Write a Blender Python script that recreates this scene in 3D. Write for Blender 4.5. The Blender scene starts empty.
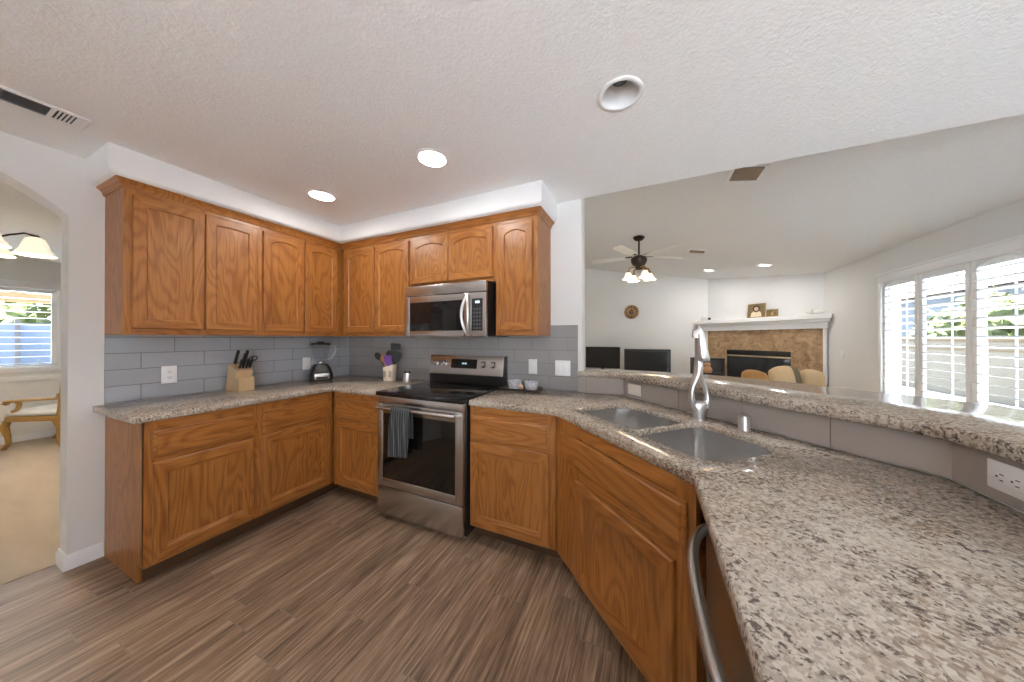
import bpy, bmesh, math, random
from mathutils import Vector, Matrix
random.seed(4)
PI = math.pi
R2 = math.sqrt(2.0)
sc = bpy.context.scene
COL = sc.collection

# ------------------------------------------------------------------ camera
FPX, PX, PY = 295.30, 517.12, 337.20
cam_data = bpy.data.cameras.new('camera')
cam_data.sensor_fit = 'HORIZONTAL'
cam_data.sensor_width = 36.0
cam_data.lens = 36.0 * FPX / 1024.0
cam_data.shift_x = -(PX - 512.0) / 1024.0
cam_data.shift_y = (PY - 341.0) / 1024.0
cam_data.clip_start = 0.02
cam = bpy.data.objects.new('camera', cam_data)
cam.location = (3.0216, -2.2344, 1.3168)
cam.rotation_euler = (PI / 2 + 0.0037, 0.0, 0.4178)
COL.objects.link(cam)
sc.camera = cam

# ------------------------------------------------------------------ sky and exposure
SKY = 3.0
world = bpy.data.worlds.new('sky')
sc.world = world
world.use_nodes = True
wn = world.node_tree.nodes
wl = world.node_tree.links
bg = wn['Background']
bg.inputs['Strength'].default_value = SKY
wtc = wn.new('ShaderNodeTexCoord')
wsep = wn.new('ShaderNodeSeparateXYZ')
wramp = wn.new('ShaderNodeValToRGB')
wramp.color_ramp.elements[0].position = 0.0
wramp.color_ramp.elements[0].color = (0.86, 0.94, 1.0, 1)
wramp.color_ramp.elements[1].position = 0.6
wramp.color_ramp.elements[1].color = (0.62, 0.80, 1.0, 1)
wl.new(wtc.outputs['Generated'], wsep.inputs[0])
wl.new(wsep.outputs['Z'], wramp.inputs[0])
wl.new(wramp.outputs[0], bg.inputs['Color'])
sc.view_settings.view_transform = 'Standard'
sc.view_settings.look = 'None'
sc.view_settings.gamma = 1.0
sc.view_settings.use_curve_mapping = False
sc.view_settings.exposure = 0.90
try:
    sc.cycles.max_bounces = 10
    sc.cycles.diffuse_bounces = 6
    sc.cycles.glossy_bounces = 7
    sc.cycles.transmission_bounces = 6
    sc.cycles.transparent_max_bounces = 24
    sc.cycles.sample_clamp_indirect = 25.0
    sc.cycles.use_denoising = True
    sc.cycles.caustics_reflective = False
    sc.cycles.caustics_refractive = False
except Exception:
    pass

sun_d = bpy.data.lights.new('sun', 'SUN')
sun_d.energy = 40.0
sun_d.angle = 0.02
sun_d.color = (0.94, 0.97, 1.0)
sun = bpy.data.objects.new('sun', sun_d)
sun.rotation_euler = (math.radians(33), math.radians(3), 0)     # high, from behind the camera
COL.objects.link(sun)
CAN_W = 3.0       # each recessed lamp
FAN_W = 4.0        # each bulb of the fan light

# ------------------------------------------------------------------ node helpers
def L(r, g, b):
    f = lambda c: ((c / 255.0) / 12.92 if c / 255.0 <= 0.04045 else ((c / 255.0 + 0.055) / 1.055) ** 2.4)
    return (f(r), f(g), f(b), 1.0)

class NT:
    def __init__(s, name):
        s.m = bpy.data.materials.new(name)
        s.m.use_nodes = True
        s.n = s.m.node_tree.nodes
        s.l = s.m.node_tree.links
        s.b = s.n['Principled BSDF']
    def node(s, t, **kw):
        n = s.n.new('ShaderNode' + t)
        for k, v in kw.items():
            setattr(n, k, v)
        return n
    def put(s, sock, v):
        if hasattr(v, 'is_linked') or hasattr(v, 'links'):
            s.l.new(v, sock)
        else:
            sock.default_value = v
    def math(s, op, a, b=None, c=None):
        n = s.node('Math', operation=op)
        s.put(n.inputs[0], a)
        if b is not None: s.put(n.inputs[1], b)
        if c is not None: s.put(n.inputs[2], c)
        return n.outputs[0]
    def coord(s, which='Object'):
        return s.node('TexCoord').outputs[which]
    def mapping(s, vec, scale=(1, 1, 1), loc=(0, 0, 0)):
        n = s.node('Mapping')
        s.l.new(vec, n.inputs['Vector'])
        n.inputs['Scale'].default_value = scale
        s.put(n.inputs['Location'], loc)
        return n.outputs[0]
    def noise(s, vec, scale=5, detail=2, rough=0.5, dist=0.0):
        n = s.node('TexNoise')
        s.l.new(vec, n.inputs['Vector'])
        n.inputs['Scale'].default_value = scale
        n.inputs['Detail'].default_value = detail
        n.inputs['Roughness'].default_value = rough
        n.inputs['Distortion'].default_value = dist
        return n.outputs[0]
    def ramp(s, fac, stops, interp='LINEAR'):
        n = s.node('ValToRGB')
        cr = n.color_ramp
        cr.interpolation = interp
        while len(cr.elements) < len(stops):
            cr.elements.new(0.5)
        for e, (p, c) in zip(cr.elements, stops):
            e.position = p
            e.color = c if len(c) == 4 else (*c, 1)
        s.l.new(fac, n.inputs[0])
        return n.outputs[0]
    def mix(s, fac, a, b, mode='MIX'):
        n = s.node('Mix', data_type='RGBA', blend_type=mode)
        s.put(n.inputs[0], fac)
        s.put(n.inputs[6], a)
        s.put(n.inputs[7], b)
        return n.outputs[2]
    def bump(s, h, strength=0.2, dist=0.01):
        n = s.node('Bump')
        n.inputs['Strength'].default_value = strength
        n.inputs['Distance'].default_value = dist
        s.l.new(h, n.inputs['Height'])
        s.l.new(n.outputs[0], s.b.inputs['Normal'])
    def set(s, **kw):
        names = dict(col='Base Color', rough='Roughness', metal='Metallic', spec='Specular IOR Level', coat='Coat Weight',
                     coatr='Coat Roughness', trans='Transmission Weight', ior='IOR', alpha='Alpha', em='Emission Color', ems='Emission Strength',
                     aniso='Anisotropic', sheen='Sheen Weight')
        for k, v in kw.items():
            s.put(s.b.inputs[names[k]], v)
        return s

def plain(name, col, rough=0.5, metal=0.0, vary=0.04, vscale=18, **kw):
    t = NT(name)
    v = t.noise(t.coord(), vscale, 3)
    c = t.mix(v, tuple(max(0, x * (1 - vary)) for x in col[:3]) + (1,), tuple(min(1, x * (1 + vary)) for x in col[:3]) + (1,))
    t.set(col=c, rough=rough, metal=metal, **kw)
    return t.m

def oak(name, along, tint=1.0):
    """oak veneer, the grain running along the object's axis `along`"""
    t = NT(name)
    info = t.node('ObjectInfo')
    off = t.node('CombineXYZ')
    rnd = info.outputs['Random']
    t.l.new(t.math('MULTIPLY', rnd, 37.0), off.inputs[0])
    t.l.new(t.math('MULTIPLY', rnd, 91.0), off.inputs[1])
    t.l.new(t.math('MULTIPLY', rnd, 53.0), off.inputs[2])
    add = t.node('VectorMath', operation='ADD')
    t.l.new(t.coord(), add.inputs[0]); t.l.new(off.outputs[0], add.inputs[1])
    lo = [4.6, 4.6, 4.6]; lo[along] = 0.85
    fi = [150, 150, 150]; fi[along] = 4.0
    n1 = t.noise(t.mapping(add.outputs[0], tuple(lo)), 1.0, 2.0, 0.5, 0.35)
    ringv = t.math('SINE', t.math('MULTIPLY', n1, 120.0))
    ring = t.math('MULTIPLY_ADD', ringv, 0.5, 0.5)
    ring = t.math('POWER', ring, 1.8)
    fib = t.noise(t.mapping(add.outputs[0], tuple(fi)), 1.0, 3.0, 0.6)
    big = t.noise(t.mapping(add.outputs[0], tuple(x * 0.5 for x in lo)), 1.0, 1.0)
    f = t.math('ADD', t.math('MULTIPLY', ring, 0.24), t.math('MULTIPLY', fib, 0.70))
    f = t.math('ADD', f, t.math('MULTIPLY', t.math('SUBTRACT', big, 0.5), 0.35))
    c = t.ramp(f, [(0.12, (0.68 * tint, 0.298 * tint, 0.076 * tint)), (0.42, (0.53 * tint, 0.202 * tint, 0.043 * tint)),
                   (0.72, (0.33 * tint, 0.108 * tint, 0.021 * tint)), (0.95, (0.17 * tint, 0.060 * tint, 0.014 * tint))])
    t.set(col=c, rough=0.36, spec=0.6)
    t.bump(f, 0.06, 0.004)
    return t.m

OAK_Z = oak('oak grain upright', 2, 0.69)
OAK_X = oak('oak grain lengthwise', 0, 0.69)

def granite(name, warm=1.0):
    t = NT(name)
    co = t.coord()
    wob = t.noise(co, 9, 3)
    vo = t.node('TexVoronoi', feature='F1')
    t.l.new(co, vo.inputs['Vector']); vo.inputs['Scale'].default_value = 165
    sep = t.node('SeparateColor'); t.l.new(vo.outputs['Color'], sep.inputs[0])
    cell = t.ramp(sep.outputs[0], [(0.0, L(202, 193, 180)), (0.4, L(188, 176, 161)), (0.68, L(164, 150, 135)), (1.0, L(134, 119, 106))])
    mid = t.noise(co, 34, 6, 0.65)
    tan = t.ramp(mid, [(0.50, (0, 0, 0)), (0.66, (1, 1, 1))])
    c = t.mix(t.math('MULTIPLY', tan, 0.42), cell, L(158, 130, 104))
    big = t.noise(co, 3.2, 4, 0.6)
    pale = t.ramp(big, [(0.47, (0, 0, 0)), (0.62, (1, 1, 1))])
    c = t.mix(t.math('MULTIPLY', pale, 0.45), c, L(206, 199, 188))
    spk = t.noise(co, 98, 4, 0.64)
    zone = t.noise(co, 5.5, 3, 0.6)
    spk = t.math('ADD', spk, t.math('MULTIPLY', t.math('SUBTRACT', zone, 0.5), 0.38))
    dark = t.ramp(spk, [(0.555, (0, 0, 0)), (0.64, (1, 1, 1))])
    c = t.mix(t.math('MULTIPLY', dark, 0.85), c, L(72, 60, 55))
    spk2 = t.noise(co, 62, 4, 0.6)
    brn = t.ramp(spk2, [(0.56, (0, 0, 0)), (0.66, (1, 1, 1))])
    c = t.mix(t.math('MULTIPLY', brn, 0.5), c, L(116, 98, 86))
    t.set(col=c, rough=0.14, spec=0.5)
    return t.m
GRANITE = granite('speckled granite')

def steel(name, base=0.56, along=0, rough=0.27):
    t = NT(name)
    sca = [400, 400, 400]; sca[along] = 6.0
    n = t.noise(t.mapping(t.coord(), tuple(sca)), 1.0, 2)
    c = t.mix(n, (base * 0.99, base * 0.98, base * 0.97, 1), (base * 1.01, base * 1.0, base * 0.99, 1))
    t.set(col=c, metal=1.0, rough=rough)
    return t.m
STEEL = steel('brushed steel')
STEEL_D = steel('dark brushed steel', 0.40, 0, 0.30)
STEEL_SINK = steel('satin sink steel', 0.70, 0, 0.26)
CHROME = steel('satin nickel', 0.74, 2, 0.30)

def wall_paint(name, col, bump=0.05, scale=140):
    t = NT(name)
    n = t.noise(t.coord(), scale, 3, 0.6)
    v = t.noise(t.coord(), 1.3, 2)
    c = t.mix(v, tuple(x * 0.985 for x in col[:3]) + (1,), tuple(min(1, x * 1.01) for x in col[:3]) + (1,))
    t.set(col=c, rough=0.6, spec=0.25)
    t.bump(n, bump, 0.01)
    return t.m
WALL = wall_paint('pale grey wall paint', L(226, 225, 223))
WHITE = wall_paint('white soffit paint', L(236, 236, 236), 0.03)
TRIM = plain('white gloss trim', L(238, 238, 238), 0.35, vary=0.01)

def ceiling_mat(name, col):
    t = NT(name)
    co = t.coord()
    n = t.noise(co, 75, 4, 0.62)
    n2 = t.noise(co, 30, 3, 0.6)
    h = t.ramp(t.math('ADD', t.math('MULTIPLY', n, 0.65), t.math('MULTIPLY', n2, 0.35)), [(0.40, (0, 0, 0)), (0.60, (1, 1, 1))])
    c = t.mix(h, tuple(x * 0.96 for x in col[:3]) + (1,), col)
    t.set(col=c, rough=0.8, spec=0.15)
    t.bump(h, 0.24, 0.006)
    return t.m
CEIL = ceiling_mat('knockdown ceiling texture', L(244, 244, 244))
CEIL2 = ceiling_mat('vaulted ceiling texture', L(240, 240, 239))

def plank_floor():
    t = NT('wood look plank tile')
    co = t.coord()
    sep = t.node('SeparateXYZ'); t.l.new(co, sep.inputs[0])
    W, LEN = 0.1525, 0.915
    xr = t.math('DIVIDE', sep.outputs[0], W)
    row = t.math('FLOOR', xr)
    wn_ = t.node('TexWhiteNoise', noise_dimensions='1D'); t.l.new(row, wn_.inputs['W'])
    yy = t.math('ADD', t.math('DIVIDE', sep.outputs[1], LEN), wn_.outputs['Value'])
    idx = t.math('FLOOR', yy)
    fx = t.math('FRACT', xr); fy = t.math('FRACT', yy)
    ex = t.math('MINIMUM', fx, t.math('SUBTRACT', 1.0, fx))
    ey = t.math('MINIMUM', fy, t.math('SUBTRACT', 1.0, fy))
    gx = t.math('LESS_THAN', ex, 0.0015 / W)
    gy = t.math('LESS_THAN', ey, 0.0028 / LEN)
    grout = t.math('MAXIMUM', t.math('MULTIPLY', gx, 0.75), gy)
    idv = t.node('CombineXYZ'); t.l.new(row, idv.inputs[0]); t.l.new(idx, idv.inputs[1])
    wn2 = t.node('TexWhiteNoise', noise_dimensions='3D'); t.l.new(idv.outputs[0], wn2.inputs['Vector'])
    pos = t.node('VectorMath', operation='MULTIPLY_ADD')
    t.l.new(wn2.outputs['Color'], pos.inputs[0]); pos.inputs[1].default_value = (20, 20, 20); t.l.new(co, pos.inputs[2])
    g1 = t.noise(t.mapping(pos.outputs[0], (95, 4.0, 1)), 1.0, 5, 0.7)
    g2 = t.noise(t.mapping(pos.outputs[0], (17, 1.3, 1)), 1.0, 4, 0.6, 0.4)
    f = t.math('ADD', t.math('MULTIPLY', g1, 0.6), t.math('MULTIPLY', g2, 0.4))
    c = t.ramp(f, [(0.36, L(86, 67, 52)), (0.46, L(130, 107, 86)), (0.53, L(156, 131, 108)), (0.63, L(192, 169, 144))])
    c = t.mix(1.0, c, t.ramp(wn2.outputs['Value'], [(0, (0.84, 0.83, 0.82)), (1, (1.06, 1.05, 1.04))]), 'MULTIPLY')
    c = t.mix(grout, c, L(138, 122, 106))
    t.set(col=c, rough=0.42, spec=0.4)
    h = t.math('SUBTRACT', t.math('MULTIPLY', f, 0.5), grout)
    t.bump(h, 0.25, 0.003)
    return t.m
FLOORM = plank_floor()

def carpet():
    t = NT('beige cut pile carpet')
    co = t.coord()
    n = t.noise(co, 260, 3, 0.7)
    n2 = t.noise(t.mapping(co, (2.2, 9, 1)), 1.0, 3)
    c = t.mix(n2, L(196, 178, 156), L(224, 210, 190))
    c = t.mix(t.math('MULTIPLY', n, 0.5), c, L(172, 152, 128))
    t.set(col=c, rough=0.95, spec=0.05)
    t.bump(n, 0.6, 0.01)
    return t.m
CARPET = carpet()

def tile_mat(name, axis, u0, z0, length=0.2985, rowh=0.1015, c1=L(172, 177, 184), c2=L(182, 186, 193)):
    """running-bond gloss tile; axis = the horizontal object axis, u0/z0 the origin of the bond"""
    t = NT(name)
    sep = t.node('SeparateXYZ'); t.l.new(t.coord(), sep.inputs[0])
    cb = t.node('CombineXYZ')
    t.l.new(t.math('SUBTRACT', sep.outputs[axis], u0), cb.inputs[0])
    t.l.new(t.math('SUBTRACT', sep.outputs[2], z0), cb.inputs[1])
    br = t.node('TexBrick')
    t.l.new(cb.outputs[0], br.inputs['Vector'])
    br.offset = 0.5; br.offset_frequency = 2
    br.inputs['Scale'].default_value = 1.0
    br.inputs['Brick Width'].default_value = length
    br.inputs['Row Height'].default_value = rowh
    br.inputs['Mortar Size'].default_value = 0.0019
    br.inputs['Mortar Smooth'].default_value = 0.1
    br.inputs['Color1'].default_value = c1
    br.inputs['Color2'].default_value = c2
    br.inputs['Mortar'].default_value = L(92, 93, 96)
    cloud = t.noise(t.coord(), 6, 3)
    col = t.mix(t.math('MULTIPLY', cloud, 0.25), br.outputs['Color'], L(150, 151, 155))
    t.set(col=col, rough=t.math('MULTIPLY_ADD', br.outputs['Fac'], 0.5, 0.07), spec=0.75)
    t.bump(t.math('SUBTRACT', 1.0, br.outputs['Fac']), 0.3, 0.002)
    return t.m
TILE_L = tile_mat('grey gloss subway tile on side wall', 1, -1.322, 0.918)
TILE_B = tile_mat('grey subway tile on stove wall', 0, 2.160, 0.918, c1=L(154, 152, 151), c2=L(163, 161, 160))
TILE_P = plain('taupe grey bar tile', L(166, 157, 151), 0.22, vary=0.04, vscale=5)
GROUT = plain('dark grout', L(96, 92, 90), 0.7)

BLACK = plain('black plastic', (0.012, 0.012, 0.013, 1), 0.35, vary=0.1)
BLACKG = plain('black glass', (0.006, 0.006, 0.007, 1), 0.05, vary=0.1)
OVENG = plain('dark oven glass', (0.008, 0.007, 0.006, 1), 0.06, vary=0.1)
DARK = plain('dark void', (0.02, 0.018, 0.016, 1), 0.8)
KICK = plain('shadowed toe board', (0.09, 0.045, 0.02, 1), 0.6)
PLASTIC = plain('white plastic plate', L(240, 240, 240), 0.35, vary=0.01)
CREAM = plain('cream plastic plate', L(222, 216, 205), 0.4, vary=0.02)
GOLD = plain('antique gold leaf', (0.42, 0.24, 0.07, 1), 0.42, 0.35, vary=0.25, vscale=30)
BRONZE = plain('dark bronze', (0.045, 0.03, 0.022, 1), 0.35, 0.7, vary=0.2)
BRASS = plain('aged brass', (0.36, 0.21, 0.09, 1), 0.35, 0.8, vary=0.2)
BLOCKW = plain('pale beech', L(206, 178, 138), 0.5, vary=0.12, vscale=25)
UPHOL = plain('ivory damask upholstery', L(226, 222, 214), 0.8, vary=0.05, vscale=40)
CERAM = plain('cream glazed ceramic', L(226, 212, 188), 0.3, vary=0.05)

def emit(name, col, s):
    t = NT(name)
    v = t.noise(t.coord(), 3, 1)
    t.set(col=col, em=t.mix(v, col, tuple(min(1, x * 1.02) for x in col[:3]) + (1,)), ems=s, rough=0.5)
    return t.m
LENS = emit('lit lamp lens', (1.0, 0.90, 0.74, 1), 4.0)
BULB_GLASS = emit('lit frosted shade', (1.0, 0.84, 0.62, 1), 0.75)
ALABASTER = emit('lit alabaster shade', (1.0, 0.88, 0.70, 1), 0.38)
CLOCKD = emit('lit clock digits', (0.6, 0.85, 1.0, 1), 0.5)

def glass(name, rough=0.0, tint=(1, 1, 1, 1)):
    t = NT(name)
    tr = t.node('BsdfTransparent'); tr.inputs[0].default_value = tint
    gl = t.node('BsdfGlossy'); gl.inputs['Roughness'].default_value = 0.02
    fr = t.node('LayerWeight'); fr.inputs['Blend'].default_value = 0.12
    mx = t.node('MixShader')
    back = t.node('NewGeometry').outputs['Backfacing']
    t.l.new(t.math('MULTIPLY', fr.outputs['Fresnel'], t.math('SUBTRACT', 1.0, back)), mx.inputs[0]); t.l.new(tr.outputs[0], mx.inputs[1]); t.l.new(gl.outputs[0], mx.inputs[2])
    t.l.new(mx.outputs[0], t.n['Material Output'].inputs['Surface'])
    return t.m
GLASS = glass('clear window glass')
JARGLASS = glass('clear jar glass', tint=(0.975, 0.98, 0.985, 1))

# ------------------------------------------------------------------ geometry helpers
class G:
    """collects shapes, then links them as one mesh object"""
    def __init__(s):
        s.bm = bmesh.new()
        s.mi = 0
    def _merge(s, b):
        for f in b.faces: f.material_index = s.mi
        me = bpy.data.meshes.new('tmp'); b.to_mesh(me); b.free()
        s.bm.from_mesh(me); bpy.data.meshes.remove(me)
    def mat(s, i): s.mi = i; return s
    def box(s, x0, x1, y0, y1, z0, z1, bev=0.0, seg=2, M=None):
        b = bmesh.new()
        bmesh.ops.create_cube(b, size=1.0)
        for v in b.verts:
            v.co = Vector((x0 + (v.co.x + .5) * (x1 - x0), y0 + (v.co.y + .5) * (y1 - y0), z0 + (v.co.z + .5) * (z1 - z0)))
        if bev > 0:
            bmesh.ops.bevel(b, geom=b.edges[:], offset=bev, segments=seg, affect='EDGES', profile=0.5)
        if M is not None: bmesh.ops.transform(b, matrix=M, verts=b.verts)
        s._merge(b); return s
    def lathe(s, prof, seg=32, c=(0, 0, 0), M=None, cap=True):
        b = bmesh.new()
        rings = []
        for r, z in prof:
            if r < 1e-6: rings.append([b.verts.new((0, 0, z))])
            else: rings.append([b.verts.new((r * math.cos(2 * PI * k / seg), r * math.sin(2 * PI * k / seg), z)) for k in range(seg)])
        for a, d in zip(rings, rings[1:]):
            for k in range(seg):
                k2 = (k + 1) % seg
                if len(a) == 1 and len(d) == 1: continue
                if len(a) == 1: b.faces.new((a[0], d[k2], d[k]))
                elif len(d) == 1: b.faces.new((a[k], a[k2], d[0]))
                else: b.faces.new((a[k], a[k2], d[k2], d[k]))
        if cap:
            if len(rings[0]) > 1: b.faces.new(rings[0][::-1])
            if len(rings[-1]) > 1: b.faces.new(rings[-1])
        bmesh.ops.recalc_face_normals(b, faces=b.faces)
        T = Matrix.Translation(Vector(c))
        bmesh.ops.transform(b, matrix=(T @ M) if M is not None else T, verts=b.verts)
        s._merge(b); return s
    def tube(s, pts, rad, seg=12, closed=False, flat=1.0):
        """round bar through pts; rad a number or one per point"""
        b = bmesh.new()
        pts = [Vector(p) for p in pts]
        n = len(pts)
        rs = rad if isinstance(rad, (list, tuple)) else [rad] * n
        rings = []; up = None
        for i, p in enumerate(pts):
            if closed: t = pts[(i + 1) % n] - pts[i - 1]
            else: t = pts[min(i + 1, n - 1)] - pts[max(i - 1, 0)]
            t.normalize()
            if up is None:
                up = Vector((0, 0, 1)) if abs(t.z) < 0.9 else Vector((1, 0, 0))
            u = (up - t * up.dot(t))
            if u.length < 1e-6: u = t.orthogonal()
            u.normalize(); up = u
            w = t.cross(u)
            rings.append([b.verts.new(p + (u * math.cos(2 * PI * k / seg) * flat + w * math.sin(2 * PI * k / seg)) * rs[i]) for k in range(seg)])
        rr = list(zip(rings, rings[1:]))
        if closed: rr.append((rings[-1], rings[0]))
        for a, d in rr:
            for k in range(seg):
                b.faces.new((a[k], a[(k + 1) % seg], d[(k + 1) % seg], d[k]))
        if not closed:
            b.faces.new(rings[0][::-1]); b.faces.new(rings[-1])
        bmesh.ops.recalc_face_normals(b, faces=b.faces)
        s._merge(b); return s
    def prism(s, poly, z0, z1, M=None):
        """polygon in x,y pulled from z0 to z1"""
        b = bmesh.new()
        lo = [b.verts.new((p[0], p[1], z0)) for p in poly]
        hi = [b.verts.new((p[0], p[1], z1)) for p in poly]
        n = len(poly)
        b.faces.new(lo[::-1]); b.faces.new(hi)
        for i in range(n):
            b.faces.new((lo[i], lo[(i + 1) % n], hi[(i + 1) % n], hi[i]))
        bmesh.ops.recalc_face_normals(b, faces=b.faces)
        if M is not None: bmesh.ops.transform(b, matrix=M, verts=b.verts)
        s._merge(b); return s
    def loft(s, loops, cap0=True, cap1=True, closed=True, M=None):
        b = bmesh.new()
        rings = [[b.verts.new(p) for p in lp] for lp in loops]
        n = len(loops[0])
        for a, d in zip(rings, rings[1:]):
            for k in range(n if closed else n - 1):
                b.faces.new((a[k], a[(k + 1) % n], d[(k + 1) % n], d[k]))
        if cap0: b.faces.new(rings[0][::-1])
        if cap1: b.faces.new(rings[-1])
        bmesh.ops.recalc_face_normals(b, faces=b.faces)
        if M is not None: bmesh.ops.transform(b, matrix=M, verts=b.verts)
        s._merge(b); return s
    def slab(s, poly, z0, z1, holes=(), bev=0.0):
        """flat slab of any outline with holes; bev softens its top and bottom arris"""
        b = bmesh.new()
        loops = [(poly, 1)] + [(h, -1) for h in holes]
        top_e, bot_e = [], []
        for lp, sg in loops:
            zs = [(z1, -bev), (z1 - bev, 0), (z0 + bev, 0), (z0, -bev)] if bev > 0 else [(z1, 0), (z0, 0)]
            rings = []
            for z, o in zs:
                q = offset_poly(lp, o * sg) if o else lp
                rings.append([b.verts.new((p[0], p[1], z)) for p in q])
            n = len(lp)
            for a, d in zip(rings, rings[1:]):
                for k in range(n): b.faces.new((a[k], a[(k + 1) % n], d[(k + 1) % n], d[k]))
            for k in range(n):
                top_e.append(b.edges.get((rings[0][k], rings[0][(k + 1) % n])))
                bot_e.append(b.edges.get((rings[-1][k], rings[-1][(k + 1) % n])))
        bmesh.ops.triangle_fill(b, use_beauty=True, use_dissolve=False, edges=top_e)
        bmesh.ops.triangle_fill(b, use_beauty=True, use_dissolve=False, edges=bot_e)
        bmesh.ops.recalc_face_normals(b, faces=b.faces)
        s._merge(b); return s
    def sphere(s, c, r, seg=20, sq=(1, 1, 1), M=None):
        b = bmesh.new()
        bmesh.ops.create_uvsphere(b, u_segments=seg, v_segments=max(8, seg // 2), radius=1.0)
        for v in b.verts: v.co = Vector((v.co.x * r * sq[0], v.co.y * r * sq[1], v.co.z * r * sq[2]))
        T = Matrix.Translation(Vector(c))
        bmesh.ops.transform(b, matrix=T @ M if M is not None else T, verts=b.verts)
        s._merge(b); return s
    def obj(s, name, mats, parent=None, smooth=True, angle=35, loc=None, rot=None):
        me = bpy.data.meshes.new(name)
        s.bm.to_mesh(me); s.bm.free()
        for m in (mats if isinstance(mats, (list, tuple)) else [mats]): me.materials.append(m)
        if smooth:
            me.polygons.foreach_set('use_smooth', [True] * len(me.polygons))
            try: me.set_sharp_from_angle(angle=math.radians(angle))
            except Exception: pass
        o = bpy.data.objects.new(name, me)
        COL.objects.link(o)
        if parent is not None: o.parent = parent
        if loc: o.location = loc
        if rot: o.rotation_euler = rot
        return o

def area(poly): return 0.5 * sum(poly[i][0] * poly[(i + 1) % len(poly)][1] - poly[(i + 1) % len(poly)][0] * poly[i][1] for i in range(len(poly)))
def offset_poly(poly, d):
    """grow (d>0) or shrink a closed polygon with mitred corners"""
    sg = 1 if area(poly) > 0 else -1
    n = len(poly); out = []
    for i in range(n):
        p0, p1, p2 = (Vector(poly[j % n][:2]) for j in (i - 1, i, i + 1))
        a = (p1 - p0).normalized(); c = (p2 - p1).normalized()
        na = Vector((a.y, -a.x)) * sg; nc = Vector((c.y, -c.x)) * sg
        m = (na + nc)
        m = m / max(0.2, m.length_squared) * 2.0
        out.append((p1.x + m.x * d, p1.y + m.y * d))
    return out
def arc(cx, cy, r, a0, a1, n=8): return [(cx + r * math.cos(a0 + (a1 - a0) * k / n), cy + r * math.sin(a0 + (a1 - a0) * k / n)) for k in range(n + 1)]
def circle(cx, cy, r, n=32): return [(cx + r * math.cos(2 * PI * k / n), cy + r * math.sin(2 * PI * k / n)) for k in range(n)]
def round_rect(x0, x1, y0, y1, rads, n=7):
    """counter-clockwise; rads for corners (x0,y0),(x1,y0),(x1,y1),(x0,y1)"""
    r = rads if isinstance(rads, (list, tuple)) else [rads] * 4
    p = []
    p += arc(x0 + r[0], y0 + r[0], r[0], PI, 1.5 * PI, n)
    p += arc(x1 - r[1], y0 + r[1], r[1], 1.5 * PI, 2 * PI, n)
    p += arc(x1 - r[2], y1 - r[2], r[2], 0, 0.5 * PI, n)
    p += arc(x0 + r[3], y1 - r[3], r[3], 0.5 * PI, PI, n)
    return p
def en(e, n): return ((e + n) / R2, (n - e) / R2)      # diagonal frame of the sink corner

def tag(o, label=None, cat=None, group=None, kind=None):
    if label: o['label'] = label
    if cat: o['category'] = cat
    if group: o['group'] = group
    if kind: o['kind'] = kind
    return o
def thing(name, label, cat, loc=(0, 0, 0), rz=0.0, group=None):
    o = bpy.data.objects.new(name, None)
    o.empty_display_size = 0.05
    COL.objects.link(o)
    o.location = loc; o.rotation_euler = (0, 0, rz)
    return tag(o, label, cat, group)
def struct(g, name, m, **kw):
    return tag(g.obj(name, m, **kw), kind='structure')
def copy_tree(o, parent=None):
    c = o.copy(); COL.objects.link(c)
    if parent is not None: c.parent = parent
    for ch in list(o.children): copy_tree(ch, c)
    return c
def lamp(name, kind, loc, energy, col=(1, 0.98, 0.95), size=0.1, parent=None, rot=(0, 0, 0)):
    d = bpy.data.lights.new(name, kind)
    d.energy = energy; d.color = col
    if kind == 'AREA':
        d.shape = 'DISK'; d.size = size
    else:
        d.shadow_soft_size = size
    o = bpy.data.objects.new(name, d); COL.objects.link(o)
    o.location = loc; o.rotation_euler = rot
    if parent is not None: o.parent = parent
    return o

# ------------------------------------------------------------------ the room
XR = 5.638            # window wall
YB = 5.566            # far living-room wall
ZK = 2.373            # kitchen ceiling
S45 = 9.817           # corner fireplace wall lies on x + y = S45
DX = -4.30            # far wall of the room through the arch
def vz(x): return 2.870 - 0.1864 * (x - 3.0216)

struct(G().box(-0.13, XR, -4.8, 0.06, -0.12, 0.0), 'floor', FLOORM)
struct(G().box(-0.8, XR, 0.06, YB + 0.1, -0.12, 0.0), 'floor_living', CARPET)
struct(G().box(DX - 0.1, -0.13, -5.0, 1.2, -0.12, 0.004), 'floor_dining', CARPET)

CANS = [(0.815, -0.826), (1.864, -0.854), (2.911, -0.886)]
kc = [(-0.14, -4.8), (XR, -4.8), (XR, -0.0005), (-0.14, -0.0005)]
struct(G().slab(kc, ZK, ZK + 0.16, [circle(x, y, 0.077) for x, y in CANS]), 'ceiling', CEIL)
g = G()
xs = (-0.9, XR + 0.15)
g.prism([(xs[0], vz(xs[0])), (xs[1], vz(xs[1])), (xs[1], vz(xs[1]) + 0.15), (xs[0], vz(xs[0]) + 0.15)], -(YB + 0.15), -0.0, M=Matrix.Rotation(PI / 2, 4, 'X'))
struct(g, 'ceiling_living', CEIL2)
struct(G().box(DX - 0.1, -0.139, -5.0, 1.2, 2.345, 2.45), 'ceiling_dining', CEIL2)

# stove wall, ending at the pass-through; header over the bar
struct(G().box(-0.14, 2.561, 0.0, 0.12, 0.0, 3.7), 'wall_back', WALL)
struct(G().box(2.561, XR, -0.12, -0.0005, ZK + 0.1605, 3.1), 'wall_header', WALL)
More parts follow.
